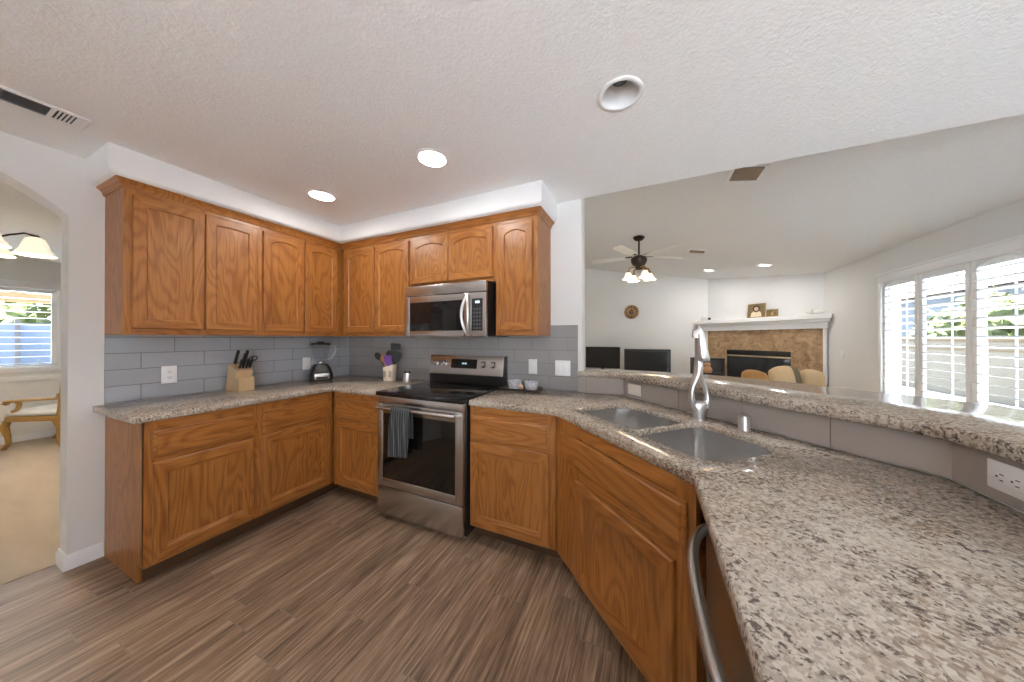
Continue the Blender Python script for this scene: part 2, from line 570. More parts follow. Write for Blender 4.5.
# side wall with the arched doorway
def arch_wall():
    y0, y1, w, Rr, zs = -2.835, -1.735, 0.55, 0.75, 2.018
    k = math.sqrt(Rr * Rr - w * w)
    pts = []
    N = 24
    for i in range(N + 1):
        d = -w + 2 * w * i / N
        pts.append((y0 + w + d, zs + math.sqrt(max(0, Rr * Rr - d * d)) - k))
    poly = [(-4.8, 0), (y0, 0)] + pts + [(y1, 0), (0.0, 0), (0.0, 2.6), (-4.8, 2.6)]
    M = Matrix(((0, 0, 1, 0), (1, 0, 0, 0), (0, 1, 0, 0), (0, 0, 0, 1)))
    g = G()
    b = bmesh.new()
    n = len(poly)
    f = [b.verts.new((0, p[0], p[1])) for p in poly]; r = [b.verts.new((-0.14, p[0], p[1])) for p in poly]
    for k_ in range(n): b.faces.new((f[k_], f[(k_ + 1) % n], r[(k_ + 1) % n], r[k_]))
    bmesh.ops.triangle_fill(b, use_beauty=True, edges=[b.edges.get((f[k_], f[(k_ + 1) % n])) for k_ in range(n)])
    bmesh.ops.triangle_fill(b, use_beauty=True, edges=[b.edges.get((r[k_], r[(k_ + 1) % n])) for k_ in range(n)])
    bmesh.ops.recalc_face_normals(b, faces=b.faces)
    g._merge(b)
    return g
struct(arch_wall(), 'wall_left', WALL, angle=50)
# right wall with two window openings
WIN = dict(y0=0.72, y1=2.915, z0=0.55, z1=2.07)
NOOK = dict(y0=-1.80, y1=-0.12, z0=0.45, z1=2.05)
g = G()
T0, T1 = XR, XR + 0.14
g.box(T0, T1, -4.8, NOOK['y0'], 0, 3.0).box(T0, T1, NOOK['y0'], NOOK['y1'], 0, NOOK['z0']).box(T0, T1, NOOK['y0'], NOOK['y1'], NOOK['z1'], 3.0)
g.box(T0, T1, NOOK['y1'], WIN['y0'], 0, 3.0).box(T0, T1, WIN['y0'], WIN['y1'], 0, WIN['z0']).box(T0, T1, WIN['y0'], WIN['y1'], WIN['z1'], 3.0)
g.box(T0, T1, WIN['y1'], YB + 0.1, 0, 3.0)
struct(g, 'wall_right', WALL, smooth=False)
# wall behind the camera with a sliding door opening
SL = dict(x0=2.9, x1=5.1, z1=2.08)
g = G()
g.box(-0.14, SL['x0'], -4.94, -4.8, 0, 2.6).box(SL['x1'], XR + 0.14, -4.94, -4.8, 0, 2.6).box(SL['x0'], SL['x1'], -4.94, -4.8, SL['z1'], 2.6)
struct(g, 'wall_rear', WALL, smooth=False)
# living room walls
struct(G().box(-0.9, XR + 0.14, YB, YB + 0.12, 0, 3.9), 'wall_far', WALL)
struct(G().box(-0.94, -0.8, 0.12, YB, 0, 3.9), 'wall_living_left', WALL)
g = G()
g.prism([(S45 - YB, YB), (XR, S45 - XR), (XR, YB)], 0, 2.95)
struct(g, 'wall_fireplace', WALL, smooth=False)
# room through the arch
DW_ = dict(y0=-2.95, y1=-1.10, z0=0.945, z1=1.965)
g = G()
g.box(DX - 0.14, DX, -5.0, DW_['y0'], 0, 2.5).box(DX - 0.14, DX, DW_['y1'], 1.2, 0, 2.5)
g.box(DX - 0.14, DX, DW_['y0'], DW_['y1'], 0, DW_['z0']).box(DX - 0.14, DX, DW_['y0'], DW_['y1'], DW_['z1'], 2.5)
struct(g, 'wall_dining_far', WALL, smooth=False)
struct(G().box(DX - 0.14, -0.14, 1.2, 1.3, 0, 2.5), 'wall_dining_side', WALL)
struct(G().box(DX - 0.14, -0.14, -5.1, -5.0, 0, 2.5), 'wall_dining_rear', WALL)
struct(G().box(DX, DX + 0.012, -5.0, 1.2, 0.77, 0.835, 0.004), 'trim_1', TRIM)

def baseboard(name, pts, h=0.085, t=0.014):
    """pts: path of the wall face, board stands to its right"""
    prof = [(0, 0), (t, 0), (t, h * 0.72), (t * 0.55, h * 0.86), (t * 0.4, h), (0, h)]
    return sweep(name, pts, prof, TRIM)
def sweep(name, pts, prof, m, parent=None, kind='structure', z=0.0):
    n = len(pts); loops = []
    for i in range(n):
        p1 = Vector(pts[i])
        a = (p1 - Vector(pts[i - 1])).normalized() if i > 0 else None
        c = (Vector(pts[i + 1]) - p1).normalized() if i < n - 1 else None
        na = Vector((a.y, -a.x)) if a else None; nc = Vector((c.y, -c.x)) if c else None
        mm = na if nc is None else nc if na is None else (na + nc) / (1 + na.dot(nc))
        loops.append([(p1.x + mm.x * u, p1.y + mm.y * u, z + v) for u, v in prof])
    g = G().loft(loops)
    o = g.obj(name, m, parent, angle=30)
    if kind: tag(o, kind=kind)
    return o
baseboard('baseboard_left', [(-0.14, -1.735), (0.0, -1.735), (0.0, -1.612)][::-1] if False else [(0.0, -1.612), (0.0, -1.735), (-0.14, -1.735)][::-1])
baseboard('baseboard_left_far', [(0.0, -4.8), (0.0, -2.835), (-0.14, -2.835)][::-1] if False else [(-0.14, -2.835), (0.0, -2.835), (0.0, -4.8)][::-1])
baseboard('baseboard_dining', [(DX, 1.2), (DX, -5.0)][::-1])

# soffit above the upper cabinets, bull-nosed edges
def soffit():
    g = G()
    poly = [(0.002, -1.678), (0.372, -1.678), (0.372, -0.372), (2.372, -0.372), (2.372, -0.002), (0.002, -0.002)]
    g.slab(poly, 2.224, ZK + 0.05, bev=0.018)
    return g
struct(soffit(), 'trim_2', WHITE, angle=60)

# tile splashbacks
struct(G().box(0.0, 0.008, -1.612, -0.008, 0.914, 1.345), 'trim_3', TILE_L, smooth=False)
struct(G().box(0.008, 2.535, -0.008, 0.0, 0.90, 1.418), 'trim_4', TILE_B, smooth=False)

# low wall under the raised bar: straight, then on the diagonal, then along the dishwasher run
BEND0, BEND1 = (2.867, 0.0), (3.822, -0.955)
PW = [(2.5615, 0.0), BEND0, BEND1, (3.822, -2.62)]
def pony():
    b_ = [(2.5605, 0.13), (2.905, 0.13), (3.94, -0.906), (3.94, -2.62)]
    return G().prism(PW + b_[::-1], 0.0, 1.028)
struct(pony(), 'wall_bar', WALL, smooth=False)
def bar_tiles():
    """large tiles, one course, joints where the photo shows them"""
    g = G()
    def run(p, q, cuts, z0=0.915, z1=1.028):
        p = Vector(p); q = Vector(q); d = (q - p).normalized(); n = Vector((d.y, -d.x))
        Ls = (q - p).length
        cs = [0.0] + cuts + [Ls]
        for a, c in zip(cs, cs[1:]):
            a2, c2 = a + 0.0012, c - 0.0012
            quad = [p + d * a2, p + d * c2, p + d * c2 + n * 0.008, p + d * a2 + n * 0.008]
            g.mat(0).prism([(v.x, v.y) for v in quad], z0, z1)
        quad = [p, q, q + n * 0.0062, p + n * 0.0062]
        g.mat(1).prism([(v.x, v.y) for v in quad], z0, z1 - 0.001)
    run((2.5365, 0.0), BEND0, [0.060])
    run(BEND0, BEND1, [0.45, 0.62, 0.79, 1.09])
    run(BEND1, (3.822, -2.60), [0.41, 0.82, 1.23])
    return g
struct(bar_tiles(), 'trim_5', [TILE_P, GROUT], smooth=False)

# ------------------------------------------------------------------ windows and the outside
def louver_panel(g, y0, y1, z0, z1, x, pitch=0.0765, tilt=0.16, frame=0.05, top=0.10, rod=True, w=0.088):
    """white shutter leaf in the plane x, hinged frame, blades and tilt rod"""
    g.box(x - 0.014, x + 0.014, y0, y0 + frame, z0, z1, 0.003).box(x - 0.014, x + 0.014, y1 - frame, y1, z0, z1, 0.003)
    g.box(x - 0.014, x + 0.014, y0 + frame, y1 - frame, z0, z0 + 0.09, 0.003).box(x - 0.014, x + 0.014, y0 + frame, y1 - frame, z1 - top, z1, 0.003)
    n = int((z1 - top - z0 - 0.09) / pitch)
    p = (z1 - top - z0 - 0.09) / n
    for k in range(n):
        zc = z0 + 0.09 + p * (k + 0.5)
        M = Matrix.Translation((x, 0, zc)) @ Matrix.Rotation(tilt, 4, 'Y')
        g.box(-w / 2, w / 2, y0 + frame + 0.002, y1 - frame - 0.002, -0.0045, 0.0045, 0.004, 2, M)
    if rod:
        yc = (y0 + y1) / 2
        g.box(x + 0.046, x + 0.056, yc - 0.007, yc + 0.007, z0 + 0.12, z1 - top - 0.03, 0.003)
def arch_light_bead(g, y0, y1, z, x):  # raised bead added for the bright line of light on the arched cut
    pts = []
    for k in range(17):
        a = k / 16
        pts.append((x, y0 + (y1 - y0) * a, z + 0.047 * math.sin(PI * a) ** 1.2))
    g.tube(pts, 0.0075, 8)

w1 = bpy.data.objects.new('window_1', None); COL.objects.link(w1); tag(w1, kind='structure')
y0, y1, z0, z1 = WIN['y0'], WIN['y1'], WIN['z0'], WIN['z1']
fr = G()
fr.box(XR - 0.02, XR + 0.0, y0 - 0.07, y1 + 0.012, z1 - 0.075, z1 + 0.012, 0.004)
fr.box(XR - 0.03, XR + 0.0, y0 - 0.08, y1 + 0.02, z1 + 0.012, z1 + 0.035, 0.004)
fr.box(XR - 0.02, XR + 0.0, y1 - 0.045, y1 + 0.012, z0 - 0.03, z1 - 0.075, 0.004)
fr.box(XR - 0.02, XR + 0.0, y0 - 0.07, y0 - 0.012, z0 - 0.03, z1 - 0.075, 0.004)
fr.box(XR - 0.05, XR + 0.0, y0 - 0.08, y1 + 0.02, z0 - 0.05, z0 - 0.02, 0.005)
fr.box(XR + 0.07, XR + 0.10, 1.80, 1.85, z0, z1).box(XR + 0.07, XR + 0.155, y0, y0 + 0.04, z0, z1).box(XR + 0.07, XR + 0.155, y1 - 0.04, y1, z0, z1)
fr.box(XR + 0.07, XR + 0.10, y0, y1, z0, z0 + 0.04).box(XR + 0.07, XR + 0.10, y0, y1, z1 - 0.04, z1)
fr.obj('window_frame', TRIM, w1)
G().box(XR + 0.083, XR + 0.087, y0 + 0.04, y1 - 0.04, z0 + 0.04, z1 - 0.04).obj('pane', GLASS, w1)
edges = [0.745, 1.275, 1.802, 2.361, 2.898]
for a, c in zip(edges, edges[1:]):
    g = G()
    louver_panel(g, a + 0.003, c - 0.003, z0 + 0.0, z1 - 0.04, XR + 0.02, top=0.098)
    arch_light_bead(g, a + 0.06, c - 0.06, z1 - 0.135, XR + 0.003)
    g.obj('shutter', TRIM, w1)

w2 = bpy.data.objects.new('window_2', None); COL.objects.link(w2); tag(w2, kind='structure')
y0, y1, z0, z1 = NOOK['y0'], NOOK['y1'], NOOK['z0'], NOOK['z1']
fr = G()
fr.box(XR - 0.02, XR, y0 - 0.06, y1 + 0.06, z1, z1 + 0.06, 0.004).box(XR - 0.02, XR, y0 - 0.06, y1 + 0.06, z0 - 0.06, z0, 0.004)
fr.box(XR - 0.02, XR, y0 - 0.06, y0, z0, z1, 0.004).box(XR - 0.02, XR, y1, y1 + 0.06, z0, z1, 0.004)
fr.obj('window_frame', TRIM, w2)
G().box(XR + 0.083, XR + 0.087, y0, y1, z0, z1).obj('pane', GLASS, w2)
e2 = [y0, y0 + (y1 - y0) / 3, y0 + 2 * (y1 - y0) / 3, y1]
for a, c in zip(e2, e2[1:]):
    g = G(); louver_panel(g, a + 0.003, c - 0.003, z0 + 0.003, z1 - 0.003, XR + 0.02); g.obj('shutter', TRIM, w2)

d1 = bpy.data.objects.new('door_1', None); COL.objects.link(d1); tag(d1, kind='structure')
g = G()
xm = (SL['x0'] + SL['x1']) / 2
for a, c in ((SL['x0'], SL['x0'] + 0.06), (xm - 0.04, xm + 0.04), (SL['x1'] - 0.06, SL['x1'])):
    g.box(a, c, -4.90, -4.84, 0, SL['z1'], 0.004)
g.box(SL['x0'], SL['x1'], -4.90, -4.84, SL['z1'] - 0.06, SL['z1'], 0.004).box(SL['x0'], SL['x1'], -4.90, -4.84, 0, 0.08, 0.004)
g.obj('door_frame', TRIM, d1)
G().box(SL['x0'] + 0.06, SL['x1'] - 0.06, -4.872, -4.868, 0.08, SL['z1'] - 0.06).obj('pane', GLASS, d1)

w3 = bpy.data.objects.new('window_3', None); COL.objects.link(w3); tag(w3, kind='structure')
y0, y1, z0, z1 = DW_['y0'], DW_['y1'], DW_['z0'], DW_['z1']
fr = G()
fr.box(DX, DX + 0.018, y0 - 0.05, y1 + 0.05, z1, z1 + 0.075, 0.004).box(DX, DX + 0.03, y0 - 0.06, y1 + 0.06, z1 + 0.075, z1 + 0.09, 0.003)
fr.box(DX, DX + 0.018, y1, y1 + 0.05, z0 - 0.05, z1, 0.004).box(DX, DX + 0.018, y0 - 0.05, y0, z0 - 0.05, z1, 0.004)
fr.box(DX, DX + 0.04, y0 - 0.06, y1 + 0.06, z0 - 0.06, z0 - 0.02, 0.004).box(DX - 0.09, DX - 0.06, -2.05, -2.0, z0, z1)
fr.obj('window_frame', TRIM, w3)
G().box(DX - 0.077, DX - 0.073, y0, y1, z0, z1).obj('pane', GLASS, w3)
g = G()
nb = 12
for k in range(nb):
    zc = z0 + 0.05 + (z1 - z0 - 0.10) * k / (nb - 1)
    M = Matrix.Translation((DX - 0.025, 0, zc)) @ Matrix.Rotation(-0.12, 4, 'Y')
    g.box(-0.03, 0.03, y0 + 0.04, y1 - 0.045, -0.0025, 0.0025, 0.002, 1, M)
g.box(DX - 0.05, DX - 0.001, y0 + 0.005, y1 - 0.005, z1 - 0.05, z1 - 0.004, 0.004).box(DX - 0.04, DX - 0.01, y1 - 0.045, y1 - 0.004, z0 + 0.004, z1 - 0.05)
g.box(DX - 0.04, DX - 0.01, y0 + 0.004, y0 + 0.04, z0 + 0.004, z1 - 0.05).box(DX - 0.04, DX - 0.01, y0 + 0.005, y1 - 0.005, z0 + 0.004, z0 + 0.03)
for yy in (-2.6, -2.0, -1.5, -1.24):
    g.box(DX + 0.006, DX + 0.010, yy - 0.004, yy + 0.004, z0 + 0.03, z0 + 0.10)
g.obj('blind', TRIM, w3)

# outside
PATIO = plain('pale patio bounce ground', L(196, 201, 207), 0.8, vary=0.06)  # unseen ground, kept pale and cool so its bounce brightens the ceilings
GRAVEL = plain('grey garden gravel', L(96, 94, 90), 0.9, vary=0.2)
STUCCO = plain('cream block wall', L(118, 112, 101), 0.85, vary=0.05)
COPING = plain('tan coping', L(104, 88, 66), 0.85, vary=0.1)
HOUSE = plain('pale blue grey siding', L(108, 118, 130), 0.8, vary=0.04)
ROOF = plain('brown roof shingle', L(86, 78, 70), 0.9, vary=0.2)
LEAF = plain('olive leaves', (0.105, 0.125, 0.04, 1), 0.7, vary=0.5, vscale=30)
FENCEW = plain('tan timber', L(122, 98, 66), 0.8, vary=0.15)
GREYP = plain('grey weathered slats', L(70, 68, 70), 0.7, vary=0.15)
BLUEP = plain('blue cloth', L(60, 84, 124), 0.6)
DIM_GROUND = plain('grey brown dimming ground', L(122, 118, 112), 0.85, vary=0.12)  # unseen ground darkened to cut sunlight bounced onto the shutter blades
struct(G().box(XR + 0.14, 8.3, -30, -0.2, -0.25, -0.05), 'ground_1', PATIO)
struct(G().box(XR + 0.14, 8.3, -0.2, 30, -0.25, -0.05), 'ground_6', DIM_GROUND)
struct(G().box(8.3, 40, -30, 30, -0.25, -0.05), 'ground_4', GRAVEL)
struct(G().box(DX - 2.2, DX - 0.14, -30, 30, -0.25, -0.05), 'ground_2', PATIO)
struct(G().box(-40, DX - 2.2, -30, 30, -0.25, -0.05), 'ground_5', GRAVEL)
struct(G().box(DX - 0.14, XR + 0.14, -40, -4.94, -0.25, -0.05), 'ground_3', PATIO)
gw = thing('garden_wall', 'cream block garden wall with tan coping outside the shuttered window', 'wall', (9.9, 4.0, -0.05))
G().box(-0.1, 0.1, -8, 22, 0, 1.30).obj('wall_panel', STUCCO, gw, smooth=False)
G().box(-0.14, 0.14, -8, 22, 1.301, 1.37, 0.01).obj('coping', COPING, gw)
G().box(-0.11, -0.1005, -8, 22, 1.08, 1.12).obj('band', COPING, gw, smooth=False)
nh = thing('neighbour_house', 'pale blue grey house wall rising behind the garden wall outside', 'house', (15.0, 6.0, -0.05))
G().box(0.0, 5.0, -9, 16, 0.0, 3.30).obj('wall_panel', HOUSE, nh, smooth=False)
G().prism([(-0.5, 3.31), (5.4, 3.31), (2.5, 4.4)], -9.5, 16.5, M=Matrix(((1, 0, 0, 0), (0, 0, 1, 0), (0, 1, 0, 0), (0, 0, 0, 1)))).obj('roof', ROOF, nh, smooth=False)
def bush(name, label, c, r, sq, n=700, group=None):
    rng = random.Random(len(label))
    b = G()
    bm = b.bm
    for k in range(n):
        a = rng.uniform(0, 2 * PI); u = rng.uniform(-1, 1); s_ = math.sqrt(1 - u * u)
        rad = r * (0.78 + 0.22 * rng.random() + 0.12 * math.sin(3 * a + 4 * u))
        p = Vector((math.cos(a) * s_ * rad * sq[0], math.sin(a) * s_ * rad * sq[1], u * rad * sq[2] + r * sq[2]))
        d1_ = Vector((rng.gauss(0, 1), rng.gauss(0, 1), rng.gauss(0, 1))).normalized(); d2_ = d1_.orthogonal().normalized()
        l = r * 0.16
        vs = [bm.verts.new(p + q) for q in (-d1_ * l, d2_ * l * 0.5, d1_ * l, -d2_ * l * 0.5)]
        bm.faces.new(vs)
    b.sphere((0, 0, r * sq[2]), r * 0.80, 16, sq)
    o = b.obj(name, LEAF, smooth=False, loc=c)
    return tag(o, label, 'bush', group)
bush('garden_bush', 'olive bush above the garden wall outside the nearest shutter panel', (12.2, 3.6, -0.05), 1.35, (0.8, 1.5, 1.15))
bush('garden_bush', 'olive bush above the garden wall outside the furthest shutter panels', (12.4, 11.4, -0.05), 1.3, (0.8, 1.7, 1.05))
pc = thing('patio_storage_box', 'grey slatted storage box outdoors in front of the garden wall', 'box', (9.0, 2.55, -0.05))
G().box(-0.35, 0.35, -0.62, 0.62, 0.05, 0.90, 0.01).obj('body', GREYP, pc)
g = G()
for k in range(8): g.box(-0.375, -0.352, -0.62 + 0.156 * k, -0.62 + 0.156 * k + 0.13, 0.06, 0.89, 0.004)
g.obj('slats', plain('paler grey slats', L(96, 92, 94), 0.7, vary=0.1), pc)
G().box(-0.38, 0.38, -0.66, 0.66, 0.901, 0.95, 0.01).obj('lid', BLACK, pc)
lo = thing('patio_lounger', 'blue patio lounger beside the grey storage box outdoors', 'lounger', (8.2, 1.7, -0.05))
G().box(-0.3, 0.3, -0.7, 0.7, 0.32, 0.42, 0.03).obj('cushion', BLUEP, lo)
for a in (-0.25, 0.25):
    for c in (-0.62, 0.62): G().box(a - 0.02, a + 0.02, c - 0.02, c + 0.02, 0, 0.319).obj('leg', BLACK, lo)
po = thing('porch_beam', 'tan timber patio beam outside the window beyond the arch', 'beam', (DX - 1.6, -2.0, -0.05))
G().box(-0.07, 0.07, -3, 3, 1.93, 2.07).obj('beam', FENCEW, po, smooth=False)
for yy in (-2.9, 2.9): G().box(-0.06, 0.06, yy - 0.06, yy + 0.06, 0, 1.929).obj('post', FENCEW, po, smooth=False)
bush('garden_bush', 'green bush outdoors seen through the window beyond the arch', (DX - 8.0, -2.8, -0.05), 1.45, (1, 2.6, 0.98))
fe = thing('garden_fence', 'grey blue garden fence seen through the window beyond the arch', 'fence', (DX - 6.0, -2.6, -0.05))
FENG = plain('grey blue fence boards', L(84, 96, 114), 0.8, vary=0.06)
for k in range(8): G().box(-0.02, 0.02, -2.4 + 0.62 * k, -2.4 + 0.62 * k + 0.56, 0.05, 1.72).obj('panel', FENG, fe, smooth=False)
for k in range(9): G().box(-0.05, 0.05, -2.46 + 0.62 * k, -2.46 + 0.62 * k + 0.055, 0, 1.8).obj('post', GREYP, fe, smooth=False)

# ------------------------------------------------------------------ cabinet makers (local frame: x along the front, front towards -y, z up)
def door_mesh(x0, x1, z0, z1, yf, st=0.057, arch=0.0, bx=0.007, bz=0.007, depth=0.008, th=0.019):
    """frame-and-panel door, yf = its front plane; arch lifts the head of the panel"""
    g = G(); b = bmesh.new()
    N = 14 if arch > 0 else 1
    def loop(ix, iz, y, outer=False, ar=arch):
        a, c, d, e = x0 + ix, x1 - ix, z0 + iz, z1 - iz
        p = [(a, y, d), (c, y, d)]
        hz = e - (ar if not outer else 0)
        for k in range(N + 1):
            u = k / N
            x = c + (a - c) * u
            z = e if outer else hz + ar * (1 - (2 * u - 1) ** 2) if arch > 0 else e
            p.append((x, y, z))
        return [b.verts.new(q) for q in p]
    e = 0.004
    l0 = loop(0, 0, yf + th, True)
    l1 = loop(0, 0, yf + e, True)
    l2 = loop(e, e, yf, True)
    l3 = loop(st, st, yf)
    l4 = loop(st + bx, st + bz, yf + depth)
    n = len(l0)
    def ring(a, c, mat=None):
        for k in range(n):
            f = b.faces.new((a[k], a[(k + 1) % n], c[(k + 1) % n], c[k]))
            # k = 0 bottom rail, 1 right stile, last left stile, the others top rail
            f.material_index = 0 if k in (1, n - 1) else 1
    ring(l0, l1); ring(l1, l2); ring(l2, l3); ring(l3, l4)
    f = b.faces.new(l4); f.material_index = 0
    f = b.faces.new(l0[::-1]); f.material_index = 0
    bmesh.ops.recalc_face_normals(b, faces=b.faces)
    me = bpy.data.meshes.new('t'); b.to_mesh(me); b.free(); g.bm.from_mesh(me); bpy.data.meshes.remove(me)
    return g
def add_door(parent, *a, name='door', **k):
    return door_mesh(*a, **k).obj(name, [OAK_Z, OAK_X], parent, angle=28)
def add_drawer(parent, x0, x1, z0, z1, yf, name='drawer_front'):
    g = G(); th = 0.019
    lp = lambda i, y: [(x0 + i, y, z0 + i), (x1 - i, y, z0 + i), (x1 - i, y, z1 - i), (x0 + i, y, z1 - i)]
    g.loft([lp(0, yf + th), lp(0, yf + 0.009), lp(0.004, yf + 0.007), lp(0.011, yf + 0.006), lp(0.015, yf)])
    return g.obj(name, OAK_X, parent, angle=20)
def face_frame(parent, W, z0, z1, yf, stiles, rails, th=0.019):
    g = G()
    for a, c in stiles: g.mat(0).box(a, c, yf, yf + th, z0, z1)
    for a, c, d, e in rails: g.mat(1).box(a, c, yf + 0.0005, yf + th, d, e)
    return g.obj('face_frame', [OAK_Z, OAK_X], parent, smooth=False)

DB, YF = 0.594, 0.594             # base frame plane, distance from wall
DOORY = 0.613
def base_cab(name, label, loc, rz, W, front, depth=DB, stiles=(), rails=(), end_left=False, back=0.012, x_in=0.0, kick=True):
    t = thing(name, label, 'cabinet', loc, rz)
    g = G()
    g.box(x_in, W, -depth + 0.019, -back, 0.10, 0.874)
    if end_left:
        # finished end panel reaching the floor, notched at the toe
        g.prism([(-depth + 0.0005, 0.10), (-0.513, 0.10), (-0.513, 0.0), (-back, 0.0), (-back, 0.874), (-depth + 0.0005, 0.874)], -0.016, 0.0,
                M=Matrix(((0, 0, 1, 0), (1, 0, 0, 0), (0, 1, 0, 0), (0, 0, 0, 1))))
    g.obj('body', OAK_Z, t, smooth=False)
    face_frame(t, W, 0.10, 0.874, -depth, stiles, rails)
    if kick:
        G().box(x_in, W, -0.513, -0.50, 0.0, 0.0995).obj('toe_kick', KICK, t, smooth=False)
    return t

# left run, facing +x: local x -> world +y
YA, YMID = -1.594, -1.1135
t = base_cab('base_cabinet', 'wide oak base cabinet at the open end beside the arched doorway', (0, YA, 0), PI / 2, YMID - YA - 0.0005, None,
             stiles=[(-0.016, 0.035), (0.449, 0.48)], rails=[(0.035, 0.449, 0.815, 0.874), (0.035, 0.449, 0.63, 0.68), (0.035, 0.449, 0.10, 0.135)], end_left=True)
add_drawer(t, 0.014, 0.454, 0.668, 0.816, -DOORY)
add_door(t, 0.014, 0.454, 0.126, 0.648, -DOORY, bz=0.020, bx=0.006, st=0.052, depth=0.012)
W2 = -0.02 - YMID
t = base_cab('base_cabinet', 'oak base cabinet under the blender in the inner corner', (0, YMID, 0), PI / 2, W2, None,
             stiles=[(0.0, 0.034), (0.478, 0.519)], rails=[(0.034, 0.478, 0.815, 0.874), (0.034, 0.478, 0.63, 0.68), (0.034, 0.478, 0.10, 0.135)])
add_drawer(t, 0.026, 0.482, 0.668, 0.816, -DOORY)
add_door(t, 0.026, 0.482, 0.126, 0.648, -DOORY, bz=0.020, bx=0.006, st=0.052, depth=0.012)
# stove wall, left of the range
X0 = 0.618
t = base_cab('base_cabinet', 'narrow oak base cabinet between the inner corner and the range', (X0, 0, 0), 0, 1.174 - X0, None,
             stiles=[(0.0, 0.07), (0.52, 0.556)], rails=[(0.07, 0.52, 0.815, 0.874), (0.07, 0.52, 0.63, 0.68), (0.07, 0.52, 0.10, 0.135)])
add_drawer(t, 0.048, 0.536, 0.668, 0.816, -DOORY)
add_door(t, 0.048, 0.536, 0.126, 0.648, -DOORY, bz=0.020, bx=0.006, st=0.052, depth=0.012)
# right of the range
X0 = 1.958
W3 = 2.5352 - X0
t = base_cab('base_cabinet', 'oak base cabinet with one drawer between the range and the sink cabinet', (X0, 0, 0), 0, W3, None,
             stiles=[(0.0, 0.04), (0.53, W3 - 0.0)], rails=[(0.04, 0.53, 0.815, 0.874), (0.04, 0.53, 0.63, 0.68), (0.04, 0.53, 0.10, 0.135)])
add_drawer(t, 0.012, 0.540, 0.668, 0.816, -DOORY)
add_door(t, 0.012, 0.540, 0.110, 0.648, -DOORY, bz=0.022, bx=0.006, st=0.055, depth=0.012)
# diagonal sink cabinet: local x = e, local y = n
NF = 1.374
t = thing('sink_cabinet', 'diagonal oak sink base cabinet with a false drawer front and one door', 'cabinet', (0, 0, 0), -PI / 4)
g = G()
g.prism([(2.2175, NF + 0.019), (3.083, NF + 0.019), (3.083, 1.98), (2.62, 1.98), (2.235, NF + 0.06)], 0.10, 0.66)
g.obj('body', OAK_Z, t, smooth=False)
g = G()
g.mat(0).box(2.2175, 2.452, NF, NF + 0.019, 0.10, 0.874).box(3.012, 3.083, NF, NF + 0.019, 0.10, 0.874)
g.mat(1).box(2.452, 3.012, NF + 0.0005, NF + 0.019, 0.815, 0.874).box(2.452, 3.012, NF + 0.0005, NF + 0.019, 0.595, 0.69).box(2.452, 3.012, NF + 0.0005, NF + 0.019, 0.10, 0.14)
g.obj('face_frame', [OAK_Z, OAK_X], t, smooth=False)
add_drawer(t, 2.287, 3.055, 0.672, 0.812, NF - 0.019, name='false_front')
add_door(t, 2.440, 3.014, 0.112, 0.607, NF - 0.019, bz=0.024, bx=0.006, st=0.050, depth=0.012)
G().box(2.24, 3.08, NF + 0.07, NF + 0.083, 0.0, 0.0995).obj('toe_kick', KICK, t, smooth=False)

# dishwasher, facing -x: local x -> world -y
t = thing('dishwasher', 'stainless dishwasher with a bowed handle under the right counter', 'dishwasher', (3.79, -1.262, 0), -PI / 2)
G().box(0.0, 0.60, -0.595, -0.02, 0.095, 0.868, 0.004).obj('body', BLACK, t)
g = G(); g.box(0.001, 0.599, -0.622, -0.596, 0.11, 0.865, 0.005); g.obj('door', STEEL_D, t)
g = G()
pts = []
for k in range(21):
    u = k / 20
    pts.append((0.025 + 0.55 * u, -0.622 - 0.045 * (1 - (2 * u - 1) ** 4) ** 0.8 - 0.012 * math.sin(PI * u), 0.80))
g.tube(pts, 0.0125, 14)
g.obj('handle', STEEL, t)
G().box(0.01, 0.59, -0.56, -0.55, 0.0, 0.094).obj('toe_kick', BLACK, t)
t = thing('base_cabinet', 'oak base cabinet past the dishwasher at the end of the right counter', 'cabinet', (3.79, -1.866, 0), -PI / 2)
G().box(0.0, 0.62, -0.60, -0.02, 0.10, 0.874).obj('body', OAK_Z, t, smooth=False)
add_door(t, 0.02, 0.60, 0.12, 0.84, -0.62, st=0.055, bz=0.02)
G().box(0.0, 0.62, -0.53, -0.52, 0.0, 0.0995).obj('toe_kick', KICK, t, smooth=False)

# upper cabinets
ZU0, ZU1, DU, UD = 1.338, 2.178, 0.297, 0.316
def upper(label, loc, rz, W, doors, stiles, z0=ZU0, dz0=1.374, dz1=2.148, x_in=0.0, arch=0.028, st=0.050, name='wall_cabinet'):
    t = thing(name, label, 'cabinet', loc, rz)
    G().box(x_in, W, -DU + 0.019, -0.0015, z0 - 0.0, ZU1).obj('body', OAK_Z, t, smooth=False)
    rails = []
    for (a, _), (c, _) in zip([(s[1], 0) for s in stiles], [(s[0], 0) for s in stiles[1:]]):
        rails += [(a, c, z0, dz0 + 0.02), (a, c, dz1 - 0.025, ZU1)]
    face_frame(t, W, z0, ZU1, -DU, stiles, rails)
    for a, c in doors:
        add_door(t, a, c, dz0, dz1, -UD, arch=arch, st=st)
    return t
YU = -1.612
upper('oak wall cabinet with two doors at the open end by the arch', (0.0, YU, 0), PI / 2, 0.6435, [(0.032, 0.333), (0.339, 0.624)], [(0, 0.045), (0.320, 0.352), (0.612, 0.6435)], arch=0.005)
upper('oak wall cabinet with two arched doors above the blender', (0.0, YU + 0.644, 0), PI / 2, 0.966, [(0.019, 0.314), (0.323, 0.614)], [(0, 0.032), (0.302, 0.335), (0.602, 0.6515)])
